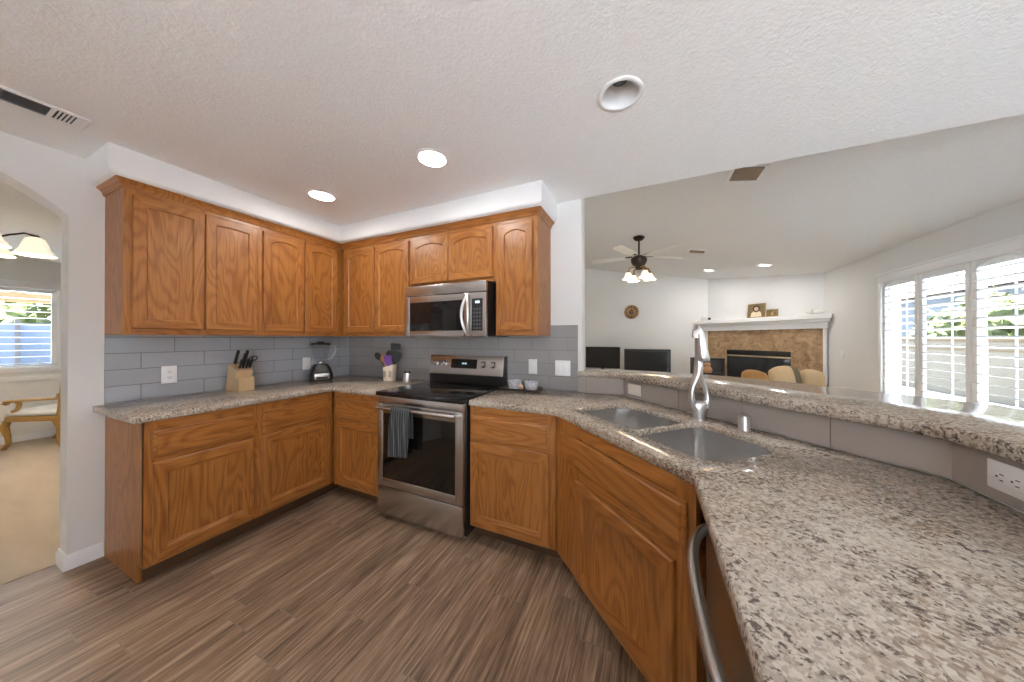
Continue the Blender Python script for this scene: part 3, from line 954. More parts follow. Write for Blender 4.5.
upper('oak wall cabinet with two arched doors left of the microwave', (0.318, 0, 0), 0, 1.166 - 0.318, [(0.039, 0.420), (0.439, 0.834)], [(0, 0.055), (0.405, 0.455), (0.815, 0.848)])
upper('short oak wall cabinet above the microwave', (1.167, 0, 0), 0, 0.823, [(0.016, 0.398), (0.403, 0.801)], [(0, 0.03), (0.385, 0.416), (0.788, 0.823)], z0=1.742, dz0=1.772)
upper('tall single-door oak wall cabinet right of the microwave', (1.991, 0, 0), 0, 0.328, [(0.022, 0.292)], [(0, 0.035), (0.278, 0.328)], x_in=0.0)
cm = sweep('crown_molding', [(0.0, YU), (DU, YU), (DU, -DU), (2.319, -DU), (2.319, -0.001)][::-1][::-1],
           [(0.0005, -0.045), (0.007, -0.045), (0.010, -0.032), (0.018, -0.016), (0.030, -0.006), (0.033, 0.0), (0.0005, 0.0)], OAK_X, None, None, z=2.223)
tag(cm, 'oak crown molding running along the tops of the wall cabinets', 'molding', kind='thing')

# ------------------------------------------------------------------ counters
CT0, CT1 = 0.8755, 0.914
left_poly = [(0.009, -1.653), (0.620, -1.653), (0.620, -0.620), (1.1775, -0.620), (1.1775, -0.009), (0.009, -0.009)]
o = G().slab(left_poly, CT0, CT1, bev=0.004).obj('countertop', GRANITE, angle=50)
tag(o, 'L-shaped granite countertop running from the arch around the corner to the range', 'countertop')
xq = 3.146
def bowl_loop(i, n=8, off=0.0):
    if i == 0: p = round_rect(2.258, 2.682, 1.488, 1.848, [0.05, 0.05, 0.05, 0.13], n)
    else: p = round_rect(2.706, 3.066, 1.480, 1.868, [0.07, 0.09, 0.12, 0.06], n)
    return offset_poly(p, off) if off else p
holes = [[en(*p) for p in bowl_loop(i)] for i in (0, 1)]
right_poly = [(1.9525, -0.600), (2.40, -0.605), (2.520, -0.612), (2.565, -0.632), (xq - 0.0, -1.213), (xq, -2.49), (3.8125, -2.49), (3.8125, -0.958), (2.8635, -0.009), (1.9525, -0.009)]
o = G().slab(right_poly, CT0, CT1, holes=holes, bev=0.004).obj('countertop', GRANITE, angle=50)
tag(o, 'granite countertop with the sink cut into it, bending from the range along the dishwasher', 'countertop')
bar_front = [(2.535, -0.022), (2.70, -0.022), (2.80, -0.018), (2.855, -0.044), (2.93, -0.112), (3.745, -0.925), (3.785, -0.985), (3.795, -1.06), (3.795, -2.66)]
bar_back = [(4.29, -2.66), (4.29, -0.90), (4.25, -0.66), (4.13, -0.46), (3.93, -0.27), (3.70, -0.06), (3.52, 0.06), (3.33, 0.13), (3.05, 0.19), (2.82, 0.225), (2.57, 0.235), (2.5655, 0.14), (2.5655, -0.002), (2.535, -0.002)]
o = G().slab(bar_front + bar_back, 1.0295, 1.071, bev=0.005).obj('bar_top', GRANITE, angle=50)
tag(o, 'raised granite bar top curving behind the sink', 'bar top')

# ------------------------------------------------------------------ sink, faucet, air gap
t = thing('kitchen_sink', 'double-bowl stainless undermount sink in the granite counter', 'sink', (0, 0, 0), -PI / 4)
for i, zb in ((0, 0.715), (1, 0.700)):
    loops = []
    for off, z in ((-0.0008, 0.8945), (-0.0035, 0.8945), (-0.004, 0.885), (-0.007, 0.80), (-0.010, zb + 0.045), (-0.020, zb + 0.018), (-0.042, zb + 0.004), (-0.075, zb)):
        loops.append([(p[0], p[1], z) for p in bowl_loop(i, off=off)])
    o = G().loft(loops, cap0=False, cap1=True).obj('bowl', STEEL_SINK, t, angle=60)
    cx = sum(p[0] for p in bowl_loop(i)) / len(bowl_loop(i)); cy = sum(p[1] for p in bowl_loop(i)) / len(bowl_loop(i))
    g = G().lathe([(0.0, zb - 0.012), (0.028, zb - 0.012), (0.034, zb + 0.001), (0.044, zb + 0.003), (0.046, zb + 0.0005)], 28, (cx, cy + 0.03, 0))
    g.obj('drain', STEEL, o)

fx, fy = 3.250, -0.536
t = thing('faucet', 'tall brushed nickel pull-down faucet with an open loop in its body', 'faucet', (fx, fy, CT1), math.radians(-2))
def fa(dx, z, dn=0.0): return (0.88 * dx + 0.0, 0.47 * dx + dn * 0.0, z)     # across the picture, up
g = G()
g.lathe([(0.031, 0.0), (0.032, 0.005), (0.029, 0.008)], 28)
lo_ = []
for z, hw, cx_, hd in ((0.006, 0.028, 0.0, 0.028), (0.03, 0.029, 0.0, 0.028), (0.055, 0.034, 0.002, 0.027), (0.078, 0.043, 0.004, 0.025), (0.092, 0.040, 0.004, 0.016)):
    lo_.append([(0.88 * (cx_ + hw * math.cos(a)) - 0.47 * hd * math.sin(a), 0.47 * (cx_ + hw * math.cos(a)) + 0.88 * hd * math.sin(a), z) for a in [2 * PI * k / 28 for k in range(28)]])
g.loft(lo_)
ls = [(-0.022, 0.062, 0.017), (-0.032, 0.088, 0.0155), (-0.037, 0.112, 0.0130), (-0.036, 0.14, 0.0125), (-0.028, 0.17, 0.0140), (-0.014, 0.20, 0.0175), (-0.004, 0.228, 0.0200), (0.0, 0.27, 0.0195), (0.0, 0.33, 0.0178), (-0.001, 0.39, 0.0165), (-0.001, 0.42, 0.016)]
g.tube([fa(a, z) for a, z, r in ls], [r for a, z, r in ls], 16)
rs = [(0.030, 0.060, 0.020), (0.038, 0.082, 0.0195), (0.043, 0.105, 0.0160), (0.041, 0.13, 0.0125), (0.031, 0.162, 0.0108), (0.016, 0.192, 0.0125), (0.002, 0.222, 0.017), (0.0, 0.24, 0.0185)]
g.tube([fa(a, z) for a, z, r in rs], [r for a, z, r in rs], 16)
g.obj('body', CHROME, t, angle=70)
g = G()
hs = [(-0.012, 0.405, 0.013), (-0.006, 0.438, 0.016), (0.004, 0.447, 0.0175), (0.012, 0.43, 0.019), (0.016, 0.40, 0.0215), (0.022, 0.355, 0.0255), (0.027, 0.315, 0.0285), (0.030, 0.292, 0.0285), (0.0303, 0.289, 0.024)]
g.tube([(fa(a, z)[0] - 0.008, fa(a, z)[1] - 0.012, z) for a, z, r in hs], [r for a, z, r in hs], 20)
g.obj('spray_head', CHROME, t, angle=70)
ax, ay = en(2.862, 1.955)
o = G().lathe([(0.0, 0.0), (0.024, 0.0), (0.0235, 0.003), (0.022, 0.006), (0.022, 0.058), (0.021, 0.063), (0.0, 0.064)], 28).obj('air_gap', CHROME, loc=(ax, ay, CT1))
tag(o, 'short brushed cylinder air gap on the counter right of the faucet', 'air gap')

# ------------------------------------------------------------------ range
SX = 1.1825
t = thing('range', 'stainless electric range with black glass top between the oak cabinets', 'stove', (SX, 0, 0))
SW = 0.765
G().box(0.002, SW - 0.002, -0.615, -0.012, 0.03, 0.895, 0.003).obj('body', BLACK, t)
g = G(); g.box(0.0, SW, -0.668, -0.055, 0.8955, 0.927, 0.008, 3); ct = g.obj('cooktop', BLACKG, t)
RING = plain('burner ring print', (0.10, 0.10, 0.105, 1), 0.2)
for bx_, by_, br_ in ((0.20, -0.50, 0.105), (0.56, -0.50, 0.085), (0.20, -0.23, 0.075), (0.56, -0.23, 0.100)):
    g = G()
    for rr in (br_, br_ * 0.62):
        g.lathe([(rr - 0.0015, 0.9271), (rr, 0.9274), (rr + 0.0015, 0.9271)], 40, (bx_, by_, 0), cap=False)
    g.obj('burner_ring', RING, ct)
G().box(0.006, SW - 0.006, -0.650, -0.616, 0.845, 0.8945, 0.003).obj('vent_strip', STEEL, t)
d = G()
dz0, dz1 = 0.242, 0.843
d.box(0.008, 0.062, -0.656, -0.617, dz0, dz1, 0.004).box(SW - 0.066, SW - 0.008, -0.656, -0.617, dz0, dz1, 0.004)
d.box(0.058, SW - 0.062, -0.656, -0.617, 0.772, dz1, 0.004).box(0.058, SW - 0.062, -0.656, -0.617, dz0, 0.303, 0.004)
dr = d.obj('oven_door', STEEL, t)
G().box(0.056, SW - 0.060, -0.653, -0.620, 0.300, 0.775, 0.002).obj('oven_window', OVENG, dr)
g = G()
g.tube([(0.058, -0.708, 0.823), (SW - 0.03, -0.708, 0.823)], 0.0125, 16)
for a in (0.072, SW - 0.045): g.tube([(a, -0.654, 0.823), (a, -0.704, 0.823)], 0.010, 12)
g.obj('handle', STEEL, dr)
G().box(0.008, SW - 0.008, -0.654, -0.617, 0.035, 0.236, 0.006).obj('storage_drawer', STEEL, t)
for a in (0.06, SW - 0.06): G().lathe([(0.018, 0.0), (0.018, 0.03)], 16, (a, -0.55, 0)).obj('foot', BLACK, t)
# backguard
G().prism([(-0.075, 0.927), (-0.012, 0.927), (-0.012, 1.165), (-0.045, 1.165), (-0.075, 1.0)], 0.0, SW, M=Matrix(((0, 0, 1, 0), (1, 0, 0, 0), (0, 1, 0, 0), (0, 0, 0, 1)))).obj('backguard', BLACK, t, smooth=False)
tilt = Matrix.Translation((0, -0.0765, 1.0)) @ Matrix.Rotation(math.radians(-10.3), 4, 'X')
G().box(-0.004, SW - 0.012, -0.006, 0.0, 0.0, 0.168, 0.003, M=tilt).obj('control_panel', STEEL, t)
dsp = G().box(0.235, 0.500, -0.0085, -0.0062, 0.055, 0.135, 0.001, 1, tilt).obj('display', BLACKG, t)
g = G()
for k in range(4): g.box(0.352 + 0.011 * k + (0.004 if k > 1 else 0), 0.359 + 0.011 * k + (0.004 if k > 1 else 0), -0.0092, -0.0086, 0.092, 0.104, M=tilt)
g.obj('clock_digits', CLOCKD, dsp)
for kx in (0.066, 0.158, 0.566, 0.660):
    M = tilt @ Matrix.Translation((kx, -0.0062, 0.094)) @ Matrix.Rotation(PI / 2, 4, 'X')
    kn = G().lathe([(0.030, 0.0), (0.030, 0.004), (0.024, 0.006), (0.0225, 0.026), (0.020, 0.029), (0.0, 0.0292)], 28, M=M).obj('knob', STEEL, t)
    G().box(-0.0025, 0.0025, 0.004, 0.021, 0.0292, 0.031, M=M).obj('knob_mark', BLACK, kn)

# dish towel over the oven handle
def towel():
    stripes = NT('charcoal striped towelling')
    sep = stripes.node('SeparateXYZ'); stripes.l.new(stripes.coord(), sep.inputs[0])
    v = stripes.math('FRACT', stripes.math('MULTIPLY', sep.outputs[0], 48.0))
    c = stripes.ramp(v, [(0.0, L(58, 60, 62)), (0.62, L(62, 64, 66)), (0.70, L(112, 114, 114)), (0.84, L(112, 114, 114)), (0.9, L(56, 58, 60))])
    stripes.set(col=c, rough=0.95, spec=0.1)
    b = bmesh.new()
    nx, nz = 40, 44
    grid = []
    for i in range(nx + 1):
        u = i / nx; row = []
        for j in range(nz + 1):
            s = j / nz
            # path: back hem, up, over the bar, down the front
            lb, lf = 0.20, 0.305
            total = lb + 0.045 + lf
            q = s * total
            if q < lb: y, z = 0.0165, -lb + q
            elif q < lb + 0.045:
                a = (q - lb) / 0.045 * PI; y, z = 0.0165 * math.cos(a), 0.0165 * math.sin(a)
            else: y, z = -0.0165, -(q - lb - 0.045)
            drop = max(0.0, -z)
            fold = 0.010 * math.sin(u * PI * 5.0 + 0.6) * min(1, drop / 0.10) * (1 if y < 0 else 0.25)
            x = (u - 0.5) * (0.165 + 0.012 * math.sin(drop * 9))
            if y < 0: x += -0.022 * drop / 0.33 + 0.018 * u * drop
            zz = z - (0.02 * (1 - u) if y < 0 else -0.02) * (drop / 0.33)
            row.append(b.verts.new((x, y - abs(fold) if y < 0 else y + abs(fold) * 0.5, zz)))
        grid.append(row)
    for i in range(nx):
        for j in range(nz): b.faces.new((grid[i][j], grid[i + 1][j], grid[i + 1][j + 1], grid[i][j + 1]))
    bmesh.ops.recalc_face_normals(b, faces=b.faces)
    g = G(); g._merge(b)
    o = g.obj('dish_towel', stripes.m, angle=180, loc=(1.480, -0.708, 0.823))
    m = o.modifiers.new('cloth', 'SOLIDIFY'); m.thickness = 0.0035; m.offset = 0.0
    return tag(o, 'charcoal striped dish towel hanging over the oven door handle', 'towel')
towel()

# ------------------------------------------------------------------ microwave
MX = 1.196
t = thing('microwave', 'stainless over-the-range microwave under the short oak cabinet', 'microwave', (MX, 0, 0))
MW = 0.764
G().box(0.004, MW - 0.004, -0.365, -0.010, 1.330, 1.739, 0.003).obj('body', BLACK, t)
G().box(0.0, MW, -0.392, -0.366, 1.656, 1.736, 0.006).obj('vent_panel', STEEL, t)
g = G()
wz0, wz1, wx0, wx1 = 1.376, 1.602, 0.052, 0.574
g.box(0.0, wx0, -0.392, -0.366, 1.330, 1.652, 0.004).box(wx0 - 0.002, wx1 + 0.0, -0.392, -0.366, wz1, 1.652, 0.004).box(wx0 - 0.002, wx1, -0.392, -0.366, 1.330, wz0, 0.004)
g.box(wx1, MW, -0.392, -0.366, 1.330, 1.652, 0.004)
dr = g.obj('door', STEEL, t)
G().box(wx0 - 0.004, wx1 + 0.004, -0.389, -0.368, wz0 - 0.004, wz1 + 0.004, 0.001).obj('window', BLACKG, dr)
g = G()
# lens-shaped handle: two bowed strands meeting at the ends
for sgn in (-1, 1):
    pts = []; rr = []
    for k in range(17):
        u = k / 16
        bow = math.sin(PI * u)
        pts.append((0.611 + sgn * 0.028 * bow, -0.398 - 0.040 * bow ** 0.7, 1.337 + 0.305 * u)); rr.append(0.0075 + 0.004 * bow)
    g.tube(pts, rr, 12)
g.obj('handle', CHROME, dr)
G().box(0.646, 0.735, -0.3955, -0.3922, 1.372, 1.606, 0.001).obj('keypad', BLACK, t)
kp = G(); KEY = plain('grey key legends', L(92, 94, 98), 0.5)
for r_ in range(6):
    for c_ in range(3): kp.box(0.660 + 0.024 * c_, 0.674 + 0.024 * c_, -0.3962, -0.3956, 1.385 + 0.028 * r_, 1.397 + 0.028 * r_)
kp.obj('keys', KEY, t)
G().box(0.675, 0.712, -0.3962, -0.3956, 1.572, 1.590).obj('clock_display', CLOCKD, t)
G().box(0.05, MW - 0.05, -0.33, -0.05, 1.318, 1.3295, 0.003).obj('grease_filter', STEEL_D, t)

# ------------------------------------------------------------------ counter items
def outlet(label, loc, rz, gangs=('duplex',), m=PLASTIC, h=0.118, w=None, cat='outlet', name='wall_outlet'):
    """plate in the local plane y=0 facing -y"""
    t = thing(name, label, cat, loc, rz)
    n = len(gangs); w = w or 0.073 + 0.046 * (n - 1)
    G().box(-w / 2, w / 2, -0.006, 0.0, -h / 2, h / 2, 0.003).obj('plate', m, t)
    for k, kind in enumerate(gangs):
        cx = (k - (n - 1) / 2) * 0.046
        if kind == 'duplex':
            for dz in (-0.0195, 0.0195):
                s_ = G().slab(round_rect(cx - 0.017, cx + 0.017, -0.014, 0.014, 0.009), 0, 0.002).obj('socket', m, t, rot=(PI / 2, 0, 0), loc=(0, -0.006, dz))
                g = G()
                g.box(cx - 0.0085, cx - 0.0060, -0.002, 0.007, 0.002, 0.0025).box(cx + 0.0055, cx + 0.008, -0.002, 0.006, 0.002, 0.0025)
                g.lathe([(0.0026, 0.002), (0.0026, 0.0025)], 12, (cx, -0.0075, 0))
                g.obj('slots', BLACK, s_)
        elif kind == 'rocker':
            G().box(cx - 0.0165, cx + 0.0165, -0.010, -0.006, -0.033, 0.033, 0.002).obj('rocker', m, t)
        elif kind == 'decora':
            s_ = G().box(cx - 0.0165, cx + 0.0165, -0.008, -0.006, -0.033, 0.033, 0.001).obj('socket', m, t)
            g = G()
            for dz in (-0.017, 0.017):
                g.box(cx - 0.0085, cx - 0.0060, -0.0086, -0.008, dz - 0.002, dz + 0.007).box(cx + 0.0055, cx + 0.008, -0.0086, -0.008, dz - 0.002, dz + 0.006)
            g.obj('slots', BLACK, s_)
    return t
outlet('white duplex outlet on the grey tile between the arch and the knife block', (0.0085, -1.348, 1.068), PI / 2)
outlet('white switch plate on the grey tile behind the blender', (0.0085, -0.455, 1.074), PI / 2, ('rocker',), cat='switch', name='switch_plate')
outlet('narrow white switch plate on the tile above the tray of ramekins', (2.173, -0.0085, 1.090), 0, ('rocker',), cat='switch', name='switch_plate')
outlet('wide white two-gang switch plate next to the end of the bar', (2.419, -0.0085, 1.087), 0, ('rocker', 'rocker'), w=0.120, cat='switch', name='switch_plate')
p = Vector((*BEND0, 0)); dd = Vector((1, -1, 0)).normalized(); nn = Vector((-1, -1, 0)).normalized()
q = p + dd * 0.108 + nn * 0.0085
outlet('cream blank cover plate on the low tile behind the left sink bowl', (q.x, q.y, 0.968), -PI / 4, (), m=CREAM, h=0.072, w=0.118, name='cover_plate', cat='cover plate')
def side_outlet(label, loc, rz):
    """long horizontal plate holding two outlets on their sides"""
    t = thing('wall_outlet', label, 'outlet', loc, rz)
    G().box(-0.098, 0.098, -0.006, 0.0, -0.036, 0.036, 0.003).obj('plate', PLASTIC, t)
    for cx in (-0.045, 0.045):
        s_ = G().box(cx - 0.033, cx + 0.033, -0.008, -0.006, -0.0165, 0.0165, 0.001).obj('socket', PLASTIC, t)
        g = G()
        for d_ in (-0.017, 0.017):
            g.box(cx + d_ - 0.002, cx + d_ + 0.007, -0.0086, -0.008, 0.0058, 0.0078).box(cx + d_ - 0.002, cx + d_ + 0.006, -0.0086, -0.008, -0.0085, -0.0062)
            g.box(cx + d_ - 0.011, cx + d_ - 0.007, -0.0086, -0.008, -0.002, 0.002)
        g.obj('slots', BLACK, s_)
    return t
side_outlet('white double outlet lying sideways on the low tile at the right of the bar', (3.8135, -1.160, 0.978), -PI / 2)

# knife block; local +x points out into the room
t = thing('knife_block', 'pale wooden slanted knife block on the side counter', 'knife block', (0.02, -1.010, CT1), 0.10)
M = Matrix(((1, 0, 0, 0), (0, 0, -1, 0), (0, 1, 0, 0), (0, 0, 0, 1)))
G().prism([(0.0, 0.0), (0.085, 0.0), (0.150, 0.155), (0.045, 0.205)], -0.05, 0.05, M=M).obj('block', BLOCKW, t, smooth=False)
G().prism([(0.088, 0.0), (0.165, 0.0), (0.165, 0.100), (0.130, 0.103)], -0.05, 0.05, M=M).obj('front_block', BLOCKW, t, smooth=False)
kd = Vector((0.42, 0, 0.91)).normalized()
def knife(i, base, length, wide, label, group=None):
    k = thing('kitchen_knife', label, 'knife', (0, 0, 0), 0)
    c, s = math.cos(0.10), math.sin(0.10)
    wx, wy = 0.02 + c * base[0] - s * base[1], -1.010 + s * base[0] + c * base[1]
    k.location = (wx, wy, CT1 + base[2]); k.rotation_euler = (0, 0.43, 0.10)
    G().box(-wide / 2, wide / 2, -0.007, 0.007, 0.008, length, 0.005, 2).obj('handle', BLACK, k)
    G().box(-wide / 2, wide / 2, -0.003, 0.003, 0.0005, 0.0075, 0.001, 1).obj('bolster', CHROME, k)
    return k
knife(0, (0.070, 0.030, 0.194), 0.125, 0.022, 'large black-handled knife at the wall side of the knife block')
knife(1, (0.066, -0.028, 0.196), 0.125, 0.022, 'black-handled knife standing apart at the near side of the knife block')
knife(2, (0.098, 0.002, 0.181), 0.115, 0.020, 'black-handled knife in the middle row of the knife block')
KS = 'short black knife handles in the knife block'
for j, yy in enumerate((-0.034, -0.012, 0.010, 0.032)):
    knife(3 + j, (0.133, yy, 0.164), 0.085, 0.016, ['short black steak knife nearest the camera in the block\'s front row', 'second short black steak knife from the camera in the block\'s front row', 'third short black steak knife from the camera in the block\'s front row', 'short black steak knife furthest along the block\'s front row'][j], KS)
k = thing('kitchen_scissors', 'black-handled kitchen scissors standing in the knife block', 'scissors', (0.130, -0.956, CT1 + 0.178))
k.rotation_euler = (0, 0.43, 0.10)
g = G()
for s_ in (-1, 1):
    g.tube([(0.016 * math.cos(a) + 0.004, s_ * 0.018 + 0.013 * math.sin(a), 0.075 + 0.024 * math.cos(a + 0.6 * s_)) for a in [2 * PI * q_ / 16 for q_ in range(16)]], 0.0045, 8, closed=True)
    g.tube([(0.0, s_ * 0.012, 0.052), (0, 0, 0.0)], 0.0045, 8)
g.obj('handles', BLACK, k)

# blender
t = thing('blender', 'black countertop blender with a clear jar in the corner', 'blender', (0.150, -0.410, CT1), math.radians(65))
t.scale = (1.15, 1.15, 1.0)
def sq(hw, r, z, n=6): return [(p[0], p[1], z) for p in round_rect(-hw, hw, -hw, hw, r, n)]
G().loft([sq(0.078, 0.03, 0.0), sq(0.082, 0.03, 0.012), sq(0.082, 0.03, 0.055), sq(0.070, 0.03, 0.11), sq(0.052, 0.03, 0.150), sq(0.047, 0.03, 0.158)]).obj('base', BLACK, t, angle=40)
cp = G().box(-0.052, 0.052, -0.086, -0.080, 0.018, 0.075, 0.003, M=None).obj('control_panel', STEEL, t)
g = G()
for k in range(5): g.box(-0.036 + 0.0155 * k, -0.024 + 0.0155 * k, -0.0885, -0.0862, 0.024, 0.042, 0.001, 1)
g.obj('buttons', BLACK, cp)
jar = [sq(0.040, 0.025, 0.160), sq(0.044, 0.026, 0.175), sq(0.050, 0.028, 0.23), sq(0.060, 0.03, 0.31), sq(0.064, 0.03, 0.335)]
jin = [sq(0.060, 0.03, 0.335), sq(0.056, 0.03, 0.31), sq(0.046, 0.028, 0.23), sq(0.040, 0.026, 0.18)]
G().loft(jar + jin, cap0=True, cap1=True).obj('jar', JARGLASS, t, angle=40)
g = G().tube([(0.058, 0.0, 0.32), (0.095, 0, 0.325), (0.112, 0, 0.30), (0.100, 0, 0.24), (0.075, 0, 0.205), (0.050, 0, 0.20)], 0.007, 10)
g.obj('jar_handle', plain('clear grey plastic', L(190, 195, 200), 0.2), t)
G().loft([sq(0.066, 0.03, 0.336), sq(0.067, 0.03, 0.352), sq(0.060, 0.03, 0.358)]).lathe([(0.028, 0.357), (0.026, 0.372), (0.0, 0.373)], 24).obj('lid', BLACK, t, angle=40)
G().lathe([(0.0, 0.166), (0.026, 0.166), (0.026, 0.180), (0.0, 0.184)], 20).obj('blade_hub', STEEL, t)

# utensil crock and what stands in it
cxk, cyk = 0.752, -0.135
t = thing('utensil_crock', 'cream ceramic crock with a slanted rim holding utensils', 'crock', (cxk, cyk, CT1), 0.35)
def crock_loop(hw, r, z0, slope): return [(p[0], p[1], z0 + slope * p[0]) for p in round_rect(-hw, hw, -hw, hw, r, 6)]
G().loft([crock_loop(0.046, 0.02, 0.0, 0), crock_loop(0.048, 0.022, 0.006, 0), crock_loop(0.052, 0.022, 0.137, 0.28), crock_loop(0.0505, 0.022, 0.1395, 0.28), crock_loop(0.047, 0.02, 0.136, 0.28), crock_loop(0.043, 0.018, 0.012, 0)]).obj('pot', CERAM, t, angle=45)
CRP = plain('taupe printed patch', L(172, 160, 142), 0.4, vary=0.2, vscale=80)
for s_ in (-1, 1): G().box(s_ * 0.026 - 0.012, s_ * 0.026 + 0.012, -0.0535, -0.0502, 0.035, 0.095).obj('print_patch', CRP, t)
CR0 = Vector((cxk, cyk, CT1 + 0.016))
def utensil(name, label, foot, tip, head, m_handle, m_head, r=0.006):
    f = CR0 + Vector(foot); T_ = CR0 + Vector(tip)
    d = (T_ - f); Lh = d.length
    o = thing(name, label, 'utensil', f)
    zq = d.normalized(); yq = Vector((0.75, -0.66, 0)); yq = (yq - zq * yq.dot(zq)).normalized(); xq_ = yq.cross(zq)
    o.rotation_euler = Matrix((xq_, yq, zq)).transposed().to_euler()
    hl = head[1] if head else 0
    G().tube([(0, 0, 0), (0, 0, Lh * 0.5), (0, 0, Lh - hl * 0.9)], [r * 0.9, r, r * 0.85], 10).obj('handle', m_handle, o)
    if head: head[0](Lh - hl, Lh).obj('head', m_head, o)
    return o
def spatula_head(a, c): return G().loft([[(x * w, y, z) for x, y in ((-1, -0.003), (1, -0.003), (1, 0.003), (-1, 0.003))] for z, w in ((a, 0.014), (a + 0.03, 0.036), (c - 0.01, 0.046), (c, 0.040))])
def spoon_head(a, c): return G().sphere((0, 0, (a + c) / 2), (c - a) / 2, 18, (0.66, 0.18, 1.0))
def round_head(a, c): return G().sphere((0, 0, (a + c) / 2), (c - a) / 2, 18, (0.86, 0.30, 1.0))
def blade_head(a, c): return G().loft([[(x * w, y, z) for x, y in ((-1, -0.004), (1, -0.004), (1, 0.004), (-1, 0.004))] for z, w in ((a, 0.012), (a + 0.025, 0.030), (c - 0.02, 0.036), (c - 0.004, 0.028), (c, 0.014))])
def turner_head(a, c): return G().loft([[(x * w + o_, y, z) for x, y in ((-1, -0.003), (1, -0.003), (1, 0.003), (-1, 0.003))] for z, w, o_ in ((a, 0.012, 0), (a + 0.03, 0.040, 0.004), (c - 0.025, 0.050, 0.008), (c - 0.006, 0.040, 0.012), (c, 0.022, 0.016))])
NYL = plain('black nylon', (0.014, 0.016, 0.018, 1), 0.45)
WOOD_ = plain('tan wooden spoon', L(164, 116, 74), 0.6, vary=0.15)
PURP = plain('purple silicone', L(112, 62, 150), 0.45, vary=0.06)
utensil('spatula', 'black nylon spatula rising tallest from the crock', (0.004, 0.022, 0), (0.012, 0.060, 0.335), (spatula_head, 0.135), NYL, NYL)
utensil('ladle_spoon', 'black spoon leaning far out over the side of the crock', (0.030, 0.006, 0), (-0.150, -0.034, 0.247), (spoon_head, 0.085), NYL, NYL)
utensil('wooden_spoon', 'tan wooden spoon leaning in the crock', (-0.012, -0.020, 0), (-0.040, -0.049, 0.234), (spoon_head, 0.085), WOOD_, WOOD_)
utensil('slotted_spoon', 'dark brown rounded spoon behind the wooden spoon in the crock', (-0.018, 0.016, 0), (-0.058, 0.047, 0.272), (spoon_head, 0.095), NYL, plain('dark brown nylon', (0.05, 0.028, 0.018, 1), 0.5))
utensil('silicone_spatula', 'purple silicone spatula in the crock', (0.012, -0.022, 0), (0.034, -0.057, 0.230), (blade_head, 0.100), PURP, PURP)
utensil('turner', 'broad black turner beside the purple spatula in the crock, below the tall spatula', (0.006, 0.006, 0), (0.079, 0.020, 0.264), (turner_head, 0.120), NYL, NYL)
t = thing('salt_shaker', 'small steel shaker with a black lid beside the range', 'shaker', (0.985, -0.150, CT1))
G().lathe([(0.038, 0.0), (0.039, 0.004), (0.033, 0.05), (0.029, 0.083)], 28).obj('body', CHROME, t)
G().lathe([(0.030, 0.0835), (0.030, 0.098), (0.027, 0.101), (0.0, 0.102)], 28).obj('lid', BLACK, t)

# tray with two ramekins
TRAYM = plain('dark grey stoneware', L(84, 78, 76), 0.4, vary=0.08)
tx, ty = 2.112, -0.112
o = G().loft([[(p[0], p[1], z) for p in round_rect(-0.145 - d_, 0.145 + d_, -0.082 - d_, 0.082 + d_, 0.012)] for d_, z in ((-0.008, 0.0), (0.002, 0.004), (0.009, 0.020), (0.006, 0.0205), (-0.003, 0.006), (-0.010, 0.006))]).obj('serving_tray', TRAYM, loc=(tx, ty, CT1), angle=30)
tag(o, 'dark rectangular tray on the counter right of the range', 'tray')
def ramekin_mat():
    t = NT('blue and white patterned glaze')
    v = t.node('TexVoronoi', feature='F1'); t.l.new(t.coord(), v.inputs['Vector']); v.inputs['Scale'].default_value = 130
    c = t.ramp(v.outputs['Distance'], [(0.0, L(120, 120, 158)), (0.30, L(140, 142, 176)), (0.42, L(226, 226, 232))])
    t.set(col=c, rough=0.25)
    return t.m
RAM = ramekin_mat()
rprof = [(0.0, 0.0), (0.044, 0.0), (0.047, 0.005), (0.055, 0.056), (0.0565, 0.063), (0.054, 0.063), (0.050, 0.056), (0.043, 0.010), (0.0, 0.008)]
o = G().lathe(rprof, 32).obj('ramekin', RAM, loc=(2.050, -0.095, CT1 + 0.0065))
tag(o, 'blue patterned ramekin on the tray, closer to the range', 'ramekin', 'ramekins on the tray')
o2 = o.copy(); COL.objects.link(o2); o2.location = (2.196, -0.108, CT1 + 0.0065)
tag(o2, 'blue patterned ramekin on the tray, at the switch-plate end', 'ramekin', 'ramekins on the tray')
SHELL = plain('peach shell', L(226, 190, 160), 0.4, vary=0.1)
o = G().sphere((0, 0, 0.019), 0.026, 18, (0.8, 0.9, 0.75)).lathe([(0.012, 0.030), (0.006, 0.046), (0.0, 0.050)], 16).obj('ornament', SHELL, loc=(2.122, -0.140, CT1 + 0.0065))
tag(o, 'small peach ornament between the two ramekins on the tray', 'ornament')

